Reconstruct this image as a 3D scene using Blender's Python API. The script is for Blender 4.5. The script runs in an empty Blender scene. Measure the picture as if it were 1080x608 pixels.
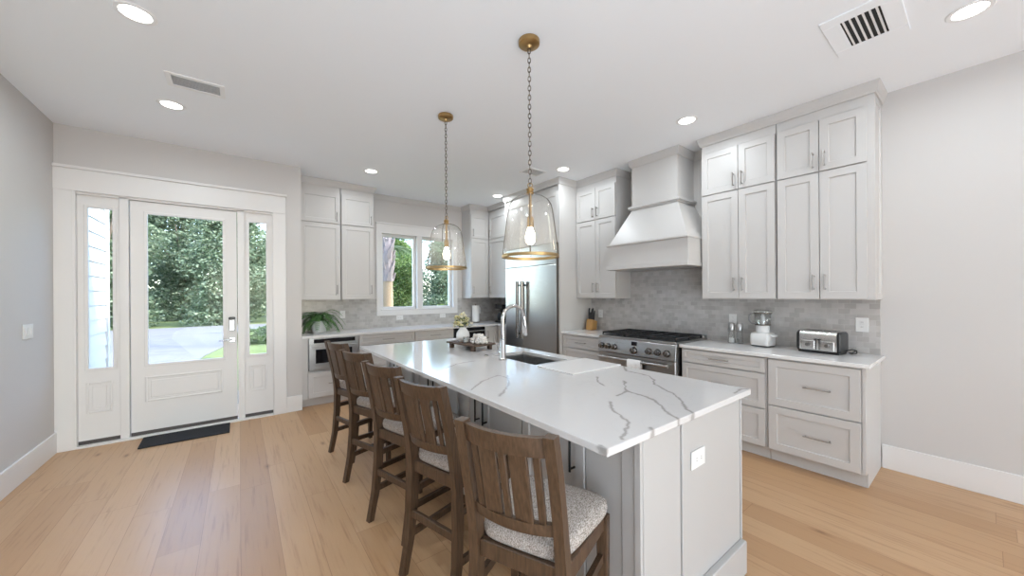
import bpy, bmesh, math, random
from mathutils import Vector, Matrix, noise
S = bpy.context.scene
C = S.collection
PI = math.pi
random.seed(7)

# ------------------------------------------------------------------ camera
cam_d = bpy.data.cameras.new('camera')
cam = bpy.data.objects.new('camera', cam_d); C.objects.link(cam)
F_PX, YAW, ROLL, CY = 379.04, 0.6493, -0.0065, 310.82
fw = Vector((math.sin(YAW), math.cos(YAW), 0)); rt = Vector((math.cos(YAW), -math.sin(YAW), 0)); up = Vector((0, 0, 1))
r2 = rt*math.cos(ROLL) + up*math.sin(ROLL); u2 = up*math.cos(ROLL) - rt*math.sin(ROLL)
cam.matrix_world = Matrix(((r2.x, u2.x, -fw.x, 0), (r2.y, u2.y, -fw.y, 0), (r2.z, u2.z, -fw.z, 1.43), (0, 0, 0, 1)))
cam_d.sensor_width = 36; cam_d.lens = 36*F_PX/1080; cam_d.shift_y = (CY-304)/1080
cam_d.clip_start = 0.02; cam_d.clip_end = 300
S.camera = cam

# ------------------------------------------------------------------ view, sky, sun, daylight, ceiling fill
vs = S.view_settings
vs.view_transform = 'Standard'; vs.look = 'None'; vs.gamma = 1; vs.exposure = 0.38; vs.use_curve_mapping = False
S.cycles.max_bounces = 12; S.cycles.diffuse_bounces = 8; S.cycles.glossy_bounces = 4
S.cycles.transmission_bounces = 8; S.cycles.transparent_max_bounces = 16
S.cycles.caustics_reflective = False; S.cycles.caustics_refractive = False
S.cycles.sample_clamp_indirect = 6
W = bpy.data.worlds.new('sky'); S.world = W; W.use_nodes = True
wn = W.node_tree.nodes; wl = W.node_tree.links
sky = wn.new('ShaderNodeTexSky'); sky.sky_type = 'NISHITA'; sky.sun_disc = False
sky.sun_elevation = math.radians(48); sky.sun_rotation = math.radians(140); sky.air_density = 1.0; sky.dust_density = 1.5
wn['Background'].inputs['Strength'].default_value = 1.5
wl.new(sky.outputs['Color'], wn['Background'].inputs['Color'])
sun_d = bpy.data.lights.new('sun', 'SUN'); sun_d.energy = 4.2; sun_d.angle = math.radians(1.5); sun_d.color = (1, .95, .87)
sun = bpy.data.objects.new('sun', sun_d); C.objects.link(sun)
sun.rotation_euler = Vector((-0.75, 0.32, -0.9)).to_track_quat('-Z', 'Y').to_euler()

def area(name, loc, direction, sx, sy, power, col=(1, 1, 1)):
    d = bpy.data.lights.new(name, 'AREA'); d.shape = 'RECTANGLE'; d.size = sx; d.size_y = sy; d.energy = power; d.color = col
    o = bpy.data.objects.new(name, d); C.objects.link(o); o.location = loc
    o.rotation_euler = Vector(direction).to_track_quat('-Z', 'Z').to_euler()
    return o
# area light standing in for daylight at the rear opening, aimed up at the ceiling
area('rear_daylight', (1.4, -9.35, 1.3), (0, .3, 1), 4.8, 2.4, 60, (.74, .87, 1.0))
for yy in (-1.9, -4.6):  # unseen upward fill lights added behind the camera to brighten the ceiling
    area('ceiling_fill', (-.25, yy, .30), (.05, .25, 1), 2.0, 2.2, 92, (.74, .87, 1.0))
DOWNLIGHT_POWER = 6.0

# ------------------------------------------------------------------ materials
def newmat(name):
    m = bpy.data.materials.new(name); m.use_nodes = True
    return m, m.node_tree.nodes, m.node_tree.links, m.node_tree.nodes['Principled BSDF']
def plain(name, col, rough=.5, metal=0., spec=.5, bump=0, bscale=200, coat=0):
    m, n, l, b = newmat(name)
    b.inputs['Base Color'].default_value = (*col, 1); b.inputs['Roughness'].default_value = rough
    b.inputs['Metallic'].default_value = metal; b.inputs['Specular IOR Level'].default_value = spec
    b.inputs['Coat Weight'].default_value = coat
    if bump:
        t = n.new('ShaderNodeTexCoord'); x = n.new('ShaderNodeTexNoise'); x.inputs['Scale'].default_value = bscale
        k = n.new('ShaderNodeBump'); k.inputs['Strength'].default_value = bump; k.inputs['Distance'].default_value = .002
        l.new(t.outputs['Object'], x.inputs['Vector']); l.new(x.outputs['Fac'], k.inputs['Height']); l.new(k.outputs['Normal'], b.inputs['Normal'])
    return m
def emis(name, col, s):
    m, n, l, b = newmat(name)
    b.inputs['Base Color'].default_value = (*col, 1)
    b.inputs['Emission Color'].default_value = (*col, 1); b.inputs['Emission Strength'].default_value = s
    return m
def math_node(n, l, op, a, b=None, c=None):
    x = n.new('ShaderNodeMath'); x.operation = op
    for i, v in enumerate((a, b, c)):
        if v is None: continue
        if isinstance(v, (int, float)): x.inputs[i].default_value = v
        else: l.new(v, x.inputs[i])
    return x.outputs[0]
def ramp(n, l, fac, stops):
    r = n.new('ShaderNodeValToRGB')
    while len(r.color_ramp.elements) < len(stops): r.color_ramp.elements.new(.5)
    for e, (p, c) in zip(r.color_ramp.elements, stops): e.position = p; e.color = (*c, 1)
    l.new(fac, r.inputs[0]); return r.outputs[0]

M = {}
M['wall'] = plain('wall_paint', (.585, .567, .552), .7, bump=.05, bscale=350)
M['ceil'] = plain('ceiling_paint', (.88, .905, .935), .8)
M['trim'] = plain('trim_paint', (.74, .73, .72), .4)
M['cab'] = plain('cabinet_paint', (.565, .55, .535), .38)
M['isl'] = plain('island_paint', (.455, .448, .44), .38)
M['plate'] = plain('white_plastic', (.74, .74, .73), .35)
M['slot'] = plain('socket_slot', (.12, .12, .12), .5)
M['nickel'] = plain('brushed_nickel', (.36, .34, .32), .36, 1)
M['blackm'] = plain('black_metal', (.03, .03, .03), .4, 1)
M['chrome'] = plain('chrome', (.60, .60, .60), .08, 1)
M['brass'] = plain('antique_brass', (.46, .30, .13), .33, 1)
M['dbrass'] = plain('aged_brass', (.42, .30, .15), .38, 1)
M['bronze'] = plain('dark_bronze', (.16, .14, .12), .42, 1)
M['iron'] = plain('cast_iron', (.012, .012, .014), .5, bump=.1)
M['black'] = plain('black_plastic', (.012, .012, .013), .3)
M['dglass'] = plain('dark_glass', (.008, .008, .01), .06)
M['white'] = plain('white_ceramic', (.82, .82, .81), .25)
M['pot'] = plain('matt_pot', (.70, .70, .70), .5, bump=.25, bscale=60)
M['paper'] = plain('paper', (.88, .88, .87), .9, bump=.2, bscale=120)
M['cloth'] = plain('towel_cloth', (.85, .84, .83), .95, bump=.5, bscale=300)
M['mat'] = plain('mat_rubber', (.012, .013, .016), .9, bump=1, bscale=150)
M['thresh'] = plain('threshold_dark', (.06, .05, .045), .5)
M['block'] = plain('light_wood', (.50, .28, .10), .45)
M['bead'] = plain('bead_white', (.75, .73, .70), .6)
M['board'] = plain('white_board', (.73, .725, .72), .25)
M['bulb'] = emis('bulb_glow', (1, .85, .64), 22)
M['led'] = emis('led_diffuser', (1, .97, .93), 6)
M['grille'] = plain('vent_grey', (.30, .30, .30), .6)
M['vent'] = plain('vent_white', (.84, .84, .84), .45)
M['dark'] = plain('dark_void', (.02, .02, .02), .9)
M['flower'] = plain('blossom', (.72, .66, .36), .8)
M['flowerw'] = plain('blossom_white', (.80, .76, .62), .8)
M['soil'] = plain('soil', (.04, .025, .015), .95)

def steel():
    m, n, l, b = newmat('stainless_steel')
    b.inputs['Metallic'].default_value = 1; b.inputs['Base Color'].default_value = (.46, .455, .45, 1)
    t = n.new('ShaderNodeTexCoord'); mp = n.new('ShaderNodeMapping'); mp.inputs['Scale'].default_value = (1, 1, 300)
    x = n.new('ShaderNodeTexNoise'); x.inputs['Scale'].default_value = 3
    l.new(t.outputs['Object'], mp.inputs['Vector']); l.new(mp.outputs[0], x.inputs['Vector'])
    l.new(math_node(n, l, 'MULTIPLY_ADD', x.outputs['Fac'], .16, .22), b.inputs['Roughness'])
    return m
M['steel'] = steel()
M['bsteel'] = plain('bright_steel', (.72, .72, .72), .22, 1)
M['dsteel'] = plain('polished_dark_steel', (.30, .295, .29), .2, 1)

def glass(name, tint=(.97, .98, .98), gloss=.1, edge=.45, seed=0):
    m, n, l, b = newmat(name); n.remove(b)
    t = n.new('ShaderNodeBsdfTransparent'); t.inputs[0].default_value = (*tint, 1)
    g = n.new('ShaderNodeBsdfGlossy'); g.inputs['Roughness'].default_value = .02
    f = n.new('ShaderNodeLayerWeight'); f.inputs['Blend'].default_value = .25
    mx = n.new('ShaderNodeMixShader')
    l.new(math_node(n, l, 'MULTIPLY_ADD', f.outputs['Facing'], edge, gloss*.4), mx.inputs[0])
    l.new(t.outputs[0], mx.inputs[1]); l.new(g.outputs[0], mx.inputs[2])
    out = mx.outputs[0]
    if seed:   # small air bubbles that scatter the bulb's light
        t_ = n.new('ShaderNodeTexCoord'); x = n.new('ShaderNodeTexNoise'); x.inputs['Scale'].default_value = 40; x.inputs['Detail'].default_value = 3
        l.new(t_.outputs['Object'], x.inputs['Vector'])
        tl = n.new('ShaderNodeBsdfTranslucent'); tl.inputs[0].default_value = (.95, .95, .95, 1)
        df = n.new('ShaderNodeBsdfDiffuse'); df.inputs[0].default_value = (.95, .95, .95, 1)
        ad = n.new('ShaderNodeMixShader'); l.new(tl.outputs[0], ad.inputs[1]); l.new(df.outputs[0], ad.inputs[2])
        m2 = n.new('ShaderNodeMixShader'); l.new(math_node(n, l, 'MULTIPLY', x.outputs['Fac'], seed*2), m2.inputs[0])
        l.new(out, m2.inputs[1]); l.new(ad.outputs[0], m2.inputs[2]); out = m2.outputs[0]
    l.new(out, n['Material Output'].inputs[0]); return m
M['glass'] = glass('window_glass', (.98, .99, .985), .012, .05)
M['shade'] = glass('seeded_glass', (.99, .99, .985), .05, .30, .035)
M['jar'] = glass('jar_glass', (.90, .91, .91), .15)

def wood(name, c1, c2, scale=(14, 1.2, 14), rough=.42):
    m, n, l, b = newmat(name)
    t = n.new('ShaderNodeTexCoord'); mp = n.new('ShaderNodeMapping'); mp.inputs['Scale'].default_value = scale
    x = n.new('ShaderNodeTexNoise'); x.inputs['Scale'].default_value = 4; x.inputs['Detail'].default_value = 5
    l.new(t.outputs['Object'], mp.inputs[0]); l.new(mp.outputs[0], x.inputs['Vector'])
    l.new(ramp(n, l, x.outputs['Fac'], [(.3, c1), (.7, c2)]), b.inputs['Base Color'])
    b.inputs['Roughness'].default_value = rough
    return m
M['walnut'] = wood('stained_wood', (.046, .026, .014), (.100, .058, .033), (30, 30, 3))
M['tray'] = wood('tray_wood', (.05, .03, .02), (.12, .075, .05), (30, 4, 30), .6)

def fabric():
    m, n, l, b = newmat('tweed_fabric')
    t = n.new('ShaderNodeTexCoord')
    a = n.new('ShaderNodeTexNoise'); a.inputs['Scale'].default_value = 1; a.inputs['Detail'].default_value = 2
    mp = n.new('ShaderNodeMapping'); mp.inputs['Scale'].default_value = (110, 420, 260)
    l.new(t.outputs['Object'], mp.inputs[0]); l.new(mp.outputs[0], a.inputs['Vector'])
    l.new(ramp(n, l, a.outputs['Fac'], [(.30, (.12, .10, .085)), (.5, (.36, .32, .29)), (.70, (.58, .545, .51))]), b.inputs['Base Color'])
    b.inputs['Roughness'].default_value = .95
    k = n.new('ShaderNodeBump'); k.inputs['Strength'].default_value = .4; k.inputs['Distance'].default_value = .002
    l.new(a.outputs['Fac'], k.inputs['Height']); l.new(k.outputs[0], b.inputs['Normal'])
    return m
M['fabric'] = fabric()

def floor_mat():
    m, n, l, b = newmat('oak_planks')
    t = n.new('ShaderNodeTexCoord'); sp = n.new('ShaderNodeSeparateXYZ'); l.new(t.outputs['Object'], sp.inputs[0])
    pw, pl = .185, 1.9
    u = math_node(n, l, 'DIVIDE', sp.outputs['X'], pw); row = math_node(n, l, 'FLOOR', u)
    wn_ = n.new('ShaderNodeTexWhiteNoise'); wn_.noise_dimensions = '1D'; l.new(row, wn_.inputs['W'])
    v = math_node(n, l, 'ADD', math_node(n, l, 'DIVIDE', sp.outputs['Y'], pl), math_node(n, l, 'MULTIPLY', wn_.outputs['Value'], 7.3))
    col = math_node(n, l, 'FLOOR', v)
    w2 = n.new('ShaderNodeTexWhiteNoise'); w2.noise_dimensions = '2D'
    cb = n.new('ShaderNodeCombineXYZ'); l.new(row, cb.inputs[0]); l.new(col, cb.inputs[1]); l.new(cb.outputs[0], w2.inputs['Vector'])
    base = ramp(n, l, w2.outputs['Value'], [(0, (.44, .255, .125)), (.35, (.50, .305, .16)), (.7, (.545, .345, .19)), (1, (.46, .27, .135))])
    # grain, offset per plank
    off = n.new('ShaderNodeVectorMath'); off.operation = 'ADD'
    sc = n.new('ShaderNodeVectorMath'); sc.operation = 'MULTIPLY'; sc.inputs[1].default_value = (48, 2.2, 1); l.new(t.outputs['Object'], sc.inputs[0])
    mul = n.new('ShaderNodeVectorMath'); mul.operation = 'SCALE'; mul.inputs['Scale'].default_value = 40; l.new(w2.outputs['Color'], mul.inputs[0])
    l.new(sc.outputs[0], off.inputs[0]); l.new(mul.outputs[0], off.inputs[1])
    g = n.new('ShaderNodeTexNoise'); g.inputs['Scale'].default_value = 1; g.inputs['Detail'].default_value = 6; g.inputs['Roughness'].default_value = .6
    l.new(off.outputs[0], g.inputs['Vector'])
    gr = ramp(n, l, g.outputs['Fac'], [(.25, (.68, .60, .52)), (.45, (.97, .96, .95)), (.6, (1, 1, 1)), (.8, (.92, .87, .82))])
    mx = n.new('ShaderNodeMix'); mx.data_type = 'RGBA'; mx.blend_type = 'MULTIPLY'; mx.inputs['Factor'].default_value = 1.0
    l.new(base, mx.inputs['A']); l.new(gr, mx.inputs['B'])
    # knots
    kv = n.new('ShaderNodeVectorMath'); kv.operation = 'MULTIPLY'; kv.inputs[1].default_value = (5.2, 2.0, 1); l.new(t.outputs['Object'], kv.inputs[0])
    kn = n.new('ShaderNodeTexVoronoi'); kn.inputs['Scale'].default_value = .8; l.new(kv.outputs[0], kn.inputs['Vector'])
    kr = ramp(n, l, kn.outputs['Distance'], [(.02, (.20, .12, .08)), (.06, (.75, .68, .6)), (.12, (1, 1, 1))])
    m2 = n.new('ShaderNodeMix'); m2.data_type = 'RGBA'; m2.blend_type = 'MULTIPLY'; m2.inputs['Factor'].default_value = .75
    l.new(mx.outputs['Result'], m2.inputs['A']); l.new(kr, m2.inputs['B'])
    # seams
    fu = math_node(n, l, 'FRACT', u); fv = math_node(n, l, 'FRACT', v)
    eu = math_node(n, l, 'MINIMUM', fu, math_node(n, l, 'SUBTRACT', 1, fu)); ev = math_node(n, l, 'MINIMUM', fv, math_node(n, l, 'SUBTRACT', 1, fv))
    e = math_node(n, l, 'MINIMUM', math_node(n, l, 'MULTIPLY', eu, pw), math_node(n, l, 'MULTIPLY', ev, pl))
    er = ramp(n, l, math_node(n, l, 'MULTIPLY', e, 100), [(.04, (.58, .48, .40)), (.16, (1, 1, 1))])
    m3 = n.new('ShaderNodeMix'); m3.data_type = 'RGBA'; m3.blend_type = 'MULTIPLY'; m3.inputs['Factor'].default_value = 1
    l.new(m2.outputs['Result'], m3.inputs['A']); l.new(er, m3.inputs['B'])
    l.new(m3.outputs['Result'], b.inputs['Base Color'])
    l.new(math_node(n, l, 'MULTIPLY_ADD', g.outputs['Fac'], .10, .33), b.inputs['Roughness']); b.inputs['Specular IOR Level'].default_value = .65
    return m
M['floor'] = floor_mat()

def tile_mat(name, axis):
    m, n, l, b = newmat(name)
    t = n.new('ShaderNodeTexCoord'); sp = n.new('ShaderNodeSeparateXYZ'); l.new(t.outputs['Object'], sp.inputs[0])
    cb = n.new('ShaderNodeCombineXYZ'); l.new(sp.outputs[axis], cb.inputs[0]); l.new(sp.outputs['Z'], cb.inputs[1])
    br = n.new('ShaderNodeTexBrick'); br.inputs['Scale'].default_value = 1; br.inputs['Brick Width'].default_value = .078; br.inputs['Row Height'].default_value = .046
    br.inputs['Mortar Size'].default_value = .0016; br.inputs['Mortar Smooth'].default_value = .3
    br.inputs['Color1'].default_value = (.43, .41, .395, 1); br.inputs['Color2'].default_value = (.56, .545, .53, 1); br.inputs['Mortar'].default_value = (.55, .54, .525, 1)
    l.new(cb.outputs[0], br.inputs['Vector'])
    x = n.new('ShaderNodeTexNoise'); x.inputs['Scale'].default_value = 14; x.inputs['Detail'].default_value = 4; l.new(t.outputs['Object'], x.inputs['Vector'])
    mx = n.new('ShaderNodeMix'); mx.data_type = 'RGBA'; mx.blend_type = 'MULTIPLY'; mx.inputs['Factor'].default_value = 1
    l.new(br.outputs['Color'], mx.inputs['A']); l.new(ramp(n, l, x.outputs['Fac'], [(.3, (.88, .875, .87)), (.7, (1, 1, 1))]), mx.inputs['B'])
    l.new(mx.outputs['Result'], b.inputs['Base Color']); b.inputs['Roughness'].default_value = .22
    k = n.new('ShaderNodeBump'); k.inputs['Strength'].default_value = .35; k.inputs['Distance'].default_value = .004
    l.new(math_node(n, l, 'SUBTRACT', x.outputs['Fac'], math_node(n, l, 'MULTIPLY', br.outputs['Fac'], .6)), k.inputs['Height']); l.new(k.outputs[0], b.inputs['Normal'])
    return m
M['tile_y'] = tile_mat('backsplash_tile_side', 'Y'); M['tile_x'] = tile_mat('backsplash_tile_back', 'X')

def quartz(name, segs=None, tone=(.615, .605, .60)):
    m, n, l, b = newmat(name)
    t = n.new('ShaderNodeTexCoord')
    x = n.new('ShaderNodeTexNoise'); x.inputs['Scale'].default_value = 3.5; x.inputs['Detail'].default_value = 6; x.inputs['Distortion'].default_value = 1.2
    l.new(t.outputs['Object'], x.inputs['Vector'])
    d = math_node(n, l, 'ABSOLUTE', math_node(n, l, 'SUBTRACT', x.outputs['Fac'], .5))
    faint = ramp(n, l, d, [(0, (.90, .90, .90)), (.012, (1, 1, 1))])
    base = n.new('ShaderNodeMix'); base.data_type = 'RGBA'; base.blend_type = 'MULTIPLY'; base.inputs['Factor'].default_value = .35
    base.inputs['A'].default_value = (*tone, 1); l.new(faint, base.inputs['B'])
    out = base.outputs['Result']
    if segs:
        wob = n.new('ShaderNodeTexNoise'); wob.inputs['Scale'].default_value = 22; wob.inputs['Detail'].default_value = 3
        l.new(t.outputs['Object'], wob.inputs['Vector'])
        sub = n.new('ShaderNodeVectorMath'); sub.operation = 'SUBTRACT'; sub.inputs[1].default_value = (.5, .5, .5); l.new(wob.outputs['Color'], sub.inputs[0])
        sc = n.new('ShaderNodeVectorMath'); sc.operation = 'MULTIPLY'; sc.inputs[1].default_value = (.035, .035, 0); l.new(sub.outputs[0], sc.inputs[0])
        flat = n.new('ShaderNodeVectorMath'); flat.operation = 'MULTIPLY'; flat.inputs[1].default_value = (1, 1, 0); l.new(t.outputs['Object'], flat.inputs[0])
        p = n.new('ShaderNodeVectorMath'); p.operation = 'ADD'; l.new(flat.outputs[0], p.inputs[0]); l.new(sc.outputs[0], p.inputs[1])
        best = None
        for (ax, ay, bx, by) in segs:
            ab = Vector((bx-ax, by-ay, 0)); L2 = ab.length_squared
            pa = n.new('ShaderNodeVectorMath'); pa.operation = 'SUBTRACT'; l.new(p.outputs[0], pa.inputs[0]); pa.inputs[1].default_value = (ax, ay, 0)
            dt = n.new('ShaderNodeVectorMath'); dt.operation = 'DOT_PRODUCT'; l.new(pa.outputs[0], dt.inputs[0]); dt.inputs[1].default_value = ab/L2
            cl = n.new('ShaderNodeClamp'); l.new(dt.outputs['Value'], cl.inputs[0])
            pr = n.new('ShaderNodeVectorMath'); pr.operation = 'SCALE'; pr.inputs[0].default_value = ab; l.new(cl.outputs[0], pr.inputs['Scale'])
            ds = n.new('ShaderNodeVectorMath'); ds.operation = 'DISTANCE'; l.new(pa.outputs[0], ds.inputs[0]); l.new(pr.outputs[0], ds.inputs[1])
            best = ds.outputs['Value'] if best is None else math_node(n, l, 'MINIMUM', best, ds.outputs['Value'])
        wv = n.new('ShaderNodeTexNoise'); wv.inputs['Scale'].default_value = 9; l.new(t.outputs['Object'], wv.inputs['Vector'])
        wd = math_node(n, l, 'DIVIDE', best, math_node(n, l, 'MULTIPLY_ADD', wv.outputs['Fac'], .020, .002))
        vein = ramp(n, l, wd, [(.25, (.52, .50, .48)), (.6, (.86, .85, .84)), (1.0, (1, 1, 1))])
        mv = n.new('ShaderNodeMix'); mv.data_type = 'RGBA'; mv.blend_type = 'MULTIPLY'; mv.inputs['Factor'].default_value = .85
        l.new(out, mv.inputs['A']); l.new(vein, mv.inputs['B']); out = mv.outputs['Result']
    l.new(out, b.inputs['Base Color']); b.inputs['Roughness'].default_value = .10; b.inputs['Specular IOR Level'].default_value = .5
    return m

def leaf(name, c1, c2, c3, trans=.35):
    m, n, l, b = newmat(name)
    g = n.new('ShaderNodeNewGeometry')
    col = ramp(n, l, g.outputs['Random Per Island'], [(0, c1), (.5, c2), (1, c3)])
    l.new(col, b.inputs['Base Color']); b.inputs['Roughness'].default_value = .55
    tr = n.new('ShaderNodeBsdfTranslucent'); l.new(col, tr.inputs[0])
    mx = n.new('ShaderNodeMixShader'); mx.inputs[0].default_value = trans
    l.new(b.outputs[0], mx.inputs[1]); l.new(tr.outputs[0], mx.inputs[2]); l.new(mx.outputs[0], n['Material Output'].inputs[0])
    return m
M['leaf'] = leaf('tree_leaf', (.06, .10, .05), (.13, .18, .10), (.23, .28, .18))
M['leaf2'] = leaf('tree_leaf_bright', (.04, .08, .015), (.10, .17, .04), (.19, .25, .08))
M['fern'] = leaf('fern_leaf', (.03, .09, .02), (.075, .19, .045), (.14, .27, .09), .25)
M['sprig'] = leaf('sprig_leaf', (.06, .10, .04), (.14, .20, .09), (.22, .26, .13), .2)
M['bark'] = plain('bark', (.12, .09, .065), .9, bump=1, bscale=25)
M['palmbark'] = plain('palm_bark', (.26, .19, .12), .9, bump=1, bscale=30)
M['palmboot'] = plain('palm_boot', (.24, .20, .19), .9, bump=1, bscale=30)
def noisy(name, c1, c2, scale, rough=.9):
    m, n, l, b = newmat(name)
    t = n.new('ShaderNodeTexCoord'); x = n.new('ShaderNodeTexNoise'); x.inputs['Scale'].default_value = scale; x.inputs['Detail'].default_value = 5
    l.new(t.outputs['Object'], x.inputs['Vector']); l.new(ramp(n, l, x.outputs['Fac'], [(.3, c1), (.7, c2)]), b.inputs['Base Color'])
    b.inputs['Roughness'].default_value = rough; return m
M['grass'] = noisy('lawn', (.05, .08, .015), (.12, .15, .035), 3)
M['road'] = noisy('asphalt', (.10, .10, .105), (.125, .125, .13), 4)
def paver_mat():
    m, n, l, b = newmat('driveway_pavers')
    t = n.new('ShaderNodeTexCoord'); br = n.new('ShaderNodeTexBrick'); br.inputs['Scale'].default_value = 1; br.inputs['Brick Width'].default_value = .3; br.inputs['Row Height'].default_value = .2
    br.inputs['Mortar Size'].default_value = .008; br.inputs['Color1'].default_value = (.095, .093, .10, 1); br.inputs['Color2'].default_value = (.14, .138, .147, 1); br.inputs['Mortar'].default_value = (.09, .09, .09, 1)
    l.new(t.outputs['Object'], br.inputs['Vector']); l.new(br.outputs['Color'], b.inputs['Base Color']); b.inputs['Roughness'].default_value = .85; return m
M['paver'] = paver_mat()
M['siding'] = plain('white_siding', (.62, .61, .60), .6)

# ------------------------------------------------------------------ mesh helpers
class MB:
    def __init__(s): s.bm = bmesh.new()
    def box(s, x0, x1, y0, y1, z0, z1, bev=0, seg=1):
        r = bmesh.ops.create_cube(s.bm, size=1)
        vs_ = r['verts']
        for v in vs_:
            v.co = Vector(((x0+x1)/2+v.co.x*(x1-x0), (y0+y1)/2+v.co.y*(y1-y0), (z0+z1)/2+v.co.z*(z1-z0)))
        if bev:
            es = list({e for v in vs_ for e in v.link_edges})
            bmesh.ops.bevel(s.bm, geom=es, offset=bev, segments=seg, affect='EDGES', profile=.6)
        return s
    def hull(s, a, b, bev=0):
        """solid between two quads a (4 pts) and b (4 pts)"""
        va = [s.bm.verts.new(p) for p in a]; vb = [s.bm.verts.new(p) for p in b]
        k = len(va); fs = [s.bm.faces.new(va), s.bm.faces.new(vb[::-1])]
        for i in range(k): fs.append(s.bm.faces.new((va[i], va[(i+1) % k], vb[(i+1) % k], vb[i])))
        if bev:
            es = list({e for f in fs for e in f.edges}); bmesh.ops.bevel(s.bm, geom=es, offset=bev, segments=1, affect='EDGES')
        return s
    def loft(s, rings, cap=True, closed=False):
        R = [[s.bm.verts.new(p) for p in r] for r in rings]
        k = len(R[0]); n = len(R)
        for i in range(n if closed else n-1):
            A, B = R[i], R[(i+1) % n]
            for j in range(k): s.bm.faces.new((A[j], A[(j+1) % k], B[(j+1) % k], B[j]))
        if cap and not closed: s.bm.faces.new(R[0][::-1]); s.bm.faces.new(R[-1])
        return s
    def tube(s, pts, r, seg=8, cap=True, closed=False):
        pts = [Vector(p) for p in pts]; rs = r if isinstance(r, (list, tuple)) else [r]*len(pts)
        rings = []; prev = None; n = len(pts)
        for i, p in enumerate(pts):
            if closed: d = pts[(i+1) % n]-pts[i-1]
            else: d = pts[min(i+1, n-1)]-pts[max(i-1, 0)]
            d.normalize()
            if prev is None:
                a = Vector((0, 0, 1)) if abs(d.z) < .9 else Vector((1, 0, 0)); x = d.cross(a).normalized()
            else: x = (prev-d*prev.dot(d)).normalized()
            prev = x; y = d.cross(x)
            rings.append([p+(x*math.cos(2*PI*j/seg)+y*math.sin(2*PI*j/seg))*rs[i] for j in range(seg)])
        return s.loft(rings, cap, closed)
    def lathe(s, prof, c=(0, 0, 0), seg=24, cap=True):
        rings = [[Vector((c[0]+r*math.cos(2*PI*j/seg), c[1]+r*math.sin(2*PI*j/seg), c[2]+z)) for j in range(seg)] for r, z in prof]
        return s.loft(rings, cap)
    def ball(s, c, r, sc=(1, 1, 1), sub=2):
        q = bmesh.ops.create_icosphere(s.bm, subdivisions=sub, radius=r)
        for v in q['verts']: v.co = Vector((c[0]+v.co.x*sc[0], c[1]+v.co.y*sc[1], c[2]+v.co.z*sc[2]))
        return s
    def prism(s, poly, z0, z1):
        a = [s.bm.verts.new((x, y, z0)) for x, y in poly]; b = [s.bm.verts.new((x, y, z1)) for x, y in poly]
        s.bm.faces.new(a[::-1]); s.bm.faces.new(b); k = len(a)
        for i in range(k): s.bm.faces.new((a[i], a[(i+1) % k], b[(i+1) % k], b[i]))
        return s
    def mbox(s, mp, u0, u1, z0, z1, d0, d1, bev=0):
        a, b = mp(u0, z0, d0), mp(u1, z1, d1)
        return s.box(min(a[0], b[0]), max(a[0], b[0]), min(a[1], b[1]), max(a[1], b[1]), z0, z1, bev)
    def shaker(s, mp, u0, u1, z0, z1, d0, t=.02, rail=.06, rec=.010):
        V = lambda u, z, d: s.bm.verts.new(mp(u, z, d))
        def ring(i, d): return [V(u0+i, z0+i, d), V(u1-i, z0+i, d), V(u1-i, z1-i, d), V(u0+i, z1-i, d)]
        e = .0015
        rs = [ring(0, d0), ring(0, d0+t-e), ring(e, d0+t), ring(rail, d0+t), ring(rail+.004, d0+t-rec)]
        for A, B in zip(rs, rs[1:]):
            for j in range(4): s.bm.faces.new((A[j], A[(j+1) % 4], B[(j+1) % 4], B[j]))
        s.bm.faces.new(rs[0][::-1]); s.bm.faces.new(rs[-1]); return s
    def build(s, name, mat, parent=None, smooth=False, local=False):
        bmesh.ops.recalc_face_normals(s.bm, faces=s.bm.faces[:])
        me = bpy.data.meshes.new(name)
        if parent is not None and not local:
            p = parent; off = Vector((0, 0, 0))
            while p is not None: off += p.location; p = p.parent
            for v in s.bm.verts: v.co -= off
        s.bm.to_mesh(me); s.bm.free()
        mats = mat if isinstance(mat, (list, tuple)) else [mat]
        for m_ in mats: me.materials.append(m_)
        if smooth:
            me.polygons.foreach_set('use_smooth', [True]*len(me.polygons))
            if smooth != 'all':
                try: me.set_sharp_from_angle(angle=math.radians(40))
                except Exception: pass
        o = bpy.data.objects.new(name, me); C.objects.link(o)
        if parent is not None: o.parent = parent
        return o
def thing(name, label, cat, loc=(0, 0, 0), rz=0, group=None):
    o = bpy.data.objects.new(name, None); C.objects.link(o); o.empty_display_size = .1
    o.location = loc; o.rotation_euler = (0, 0, rz); tag(o, label, cat, group); return o
def tag(o, label, cat, group=None):
    o['label'] = label; o['category'] = cat
    if group: o['group'] = group
    return o
def struct(o, label=None):
    o['kind'] = 'structure'
    if label: o['label'] = label
    return o
def dup(root, loc=None, rz=None):
    r = root.copy(); C.objects.link(r)
    if loc is not None: r.location = loc
    if rz is not None: r.rotation_euler = (0, 0, rz)
    for ch in list(root.children):
        c = ch.copy(); C.objects.link(c); c.parent = r
        for g in ch.children:
            d = g.copy(); C.objects.link(d); d.parent = c
    return r
def arc(c, r, a0, a1, n, ax='xz'):
    out = []
    for i in range(n+1):
        a = a0+(a1-a0)*i/n; p, q = r*math.cos(a), r*math.sin(a)
        out.append((c[0]+p, c[1], c[2]+q) if ax == 'xz' else (c[0], c[1]+p, c[2]+q) if ax == 'yz' else (c[0]+p, c[1]+q, c[2]))
    return out

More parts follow.
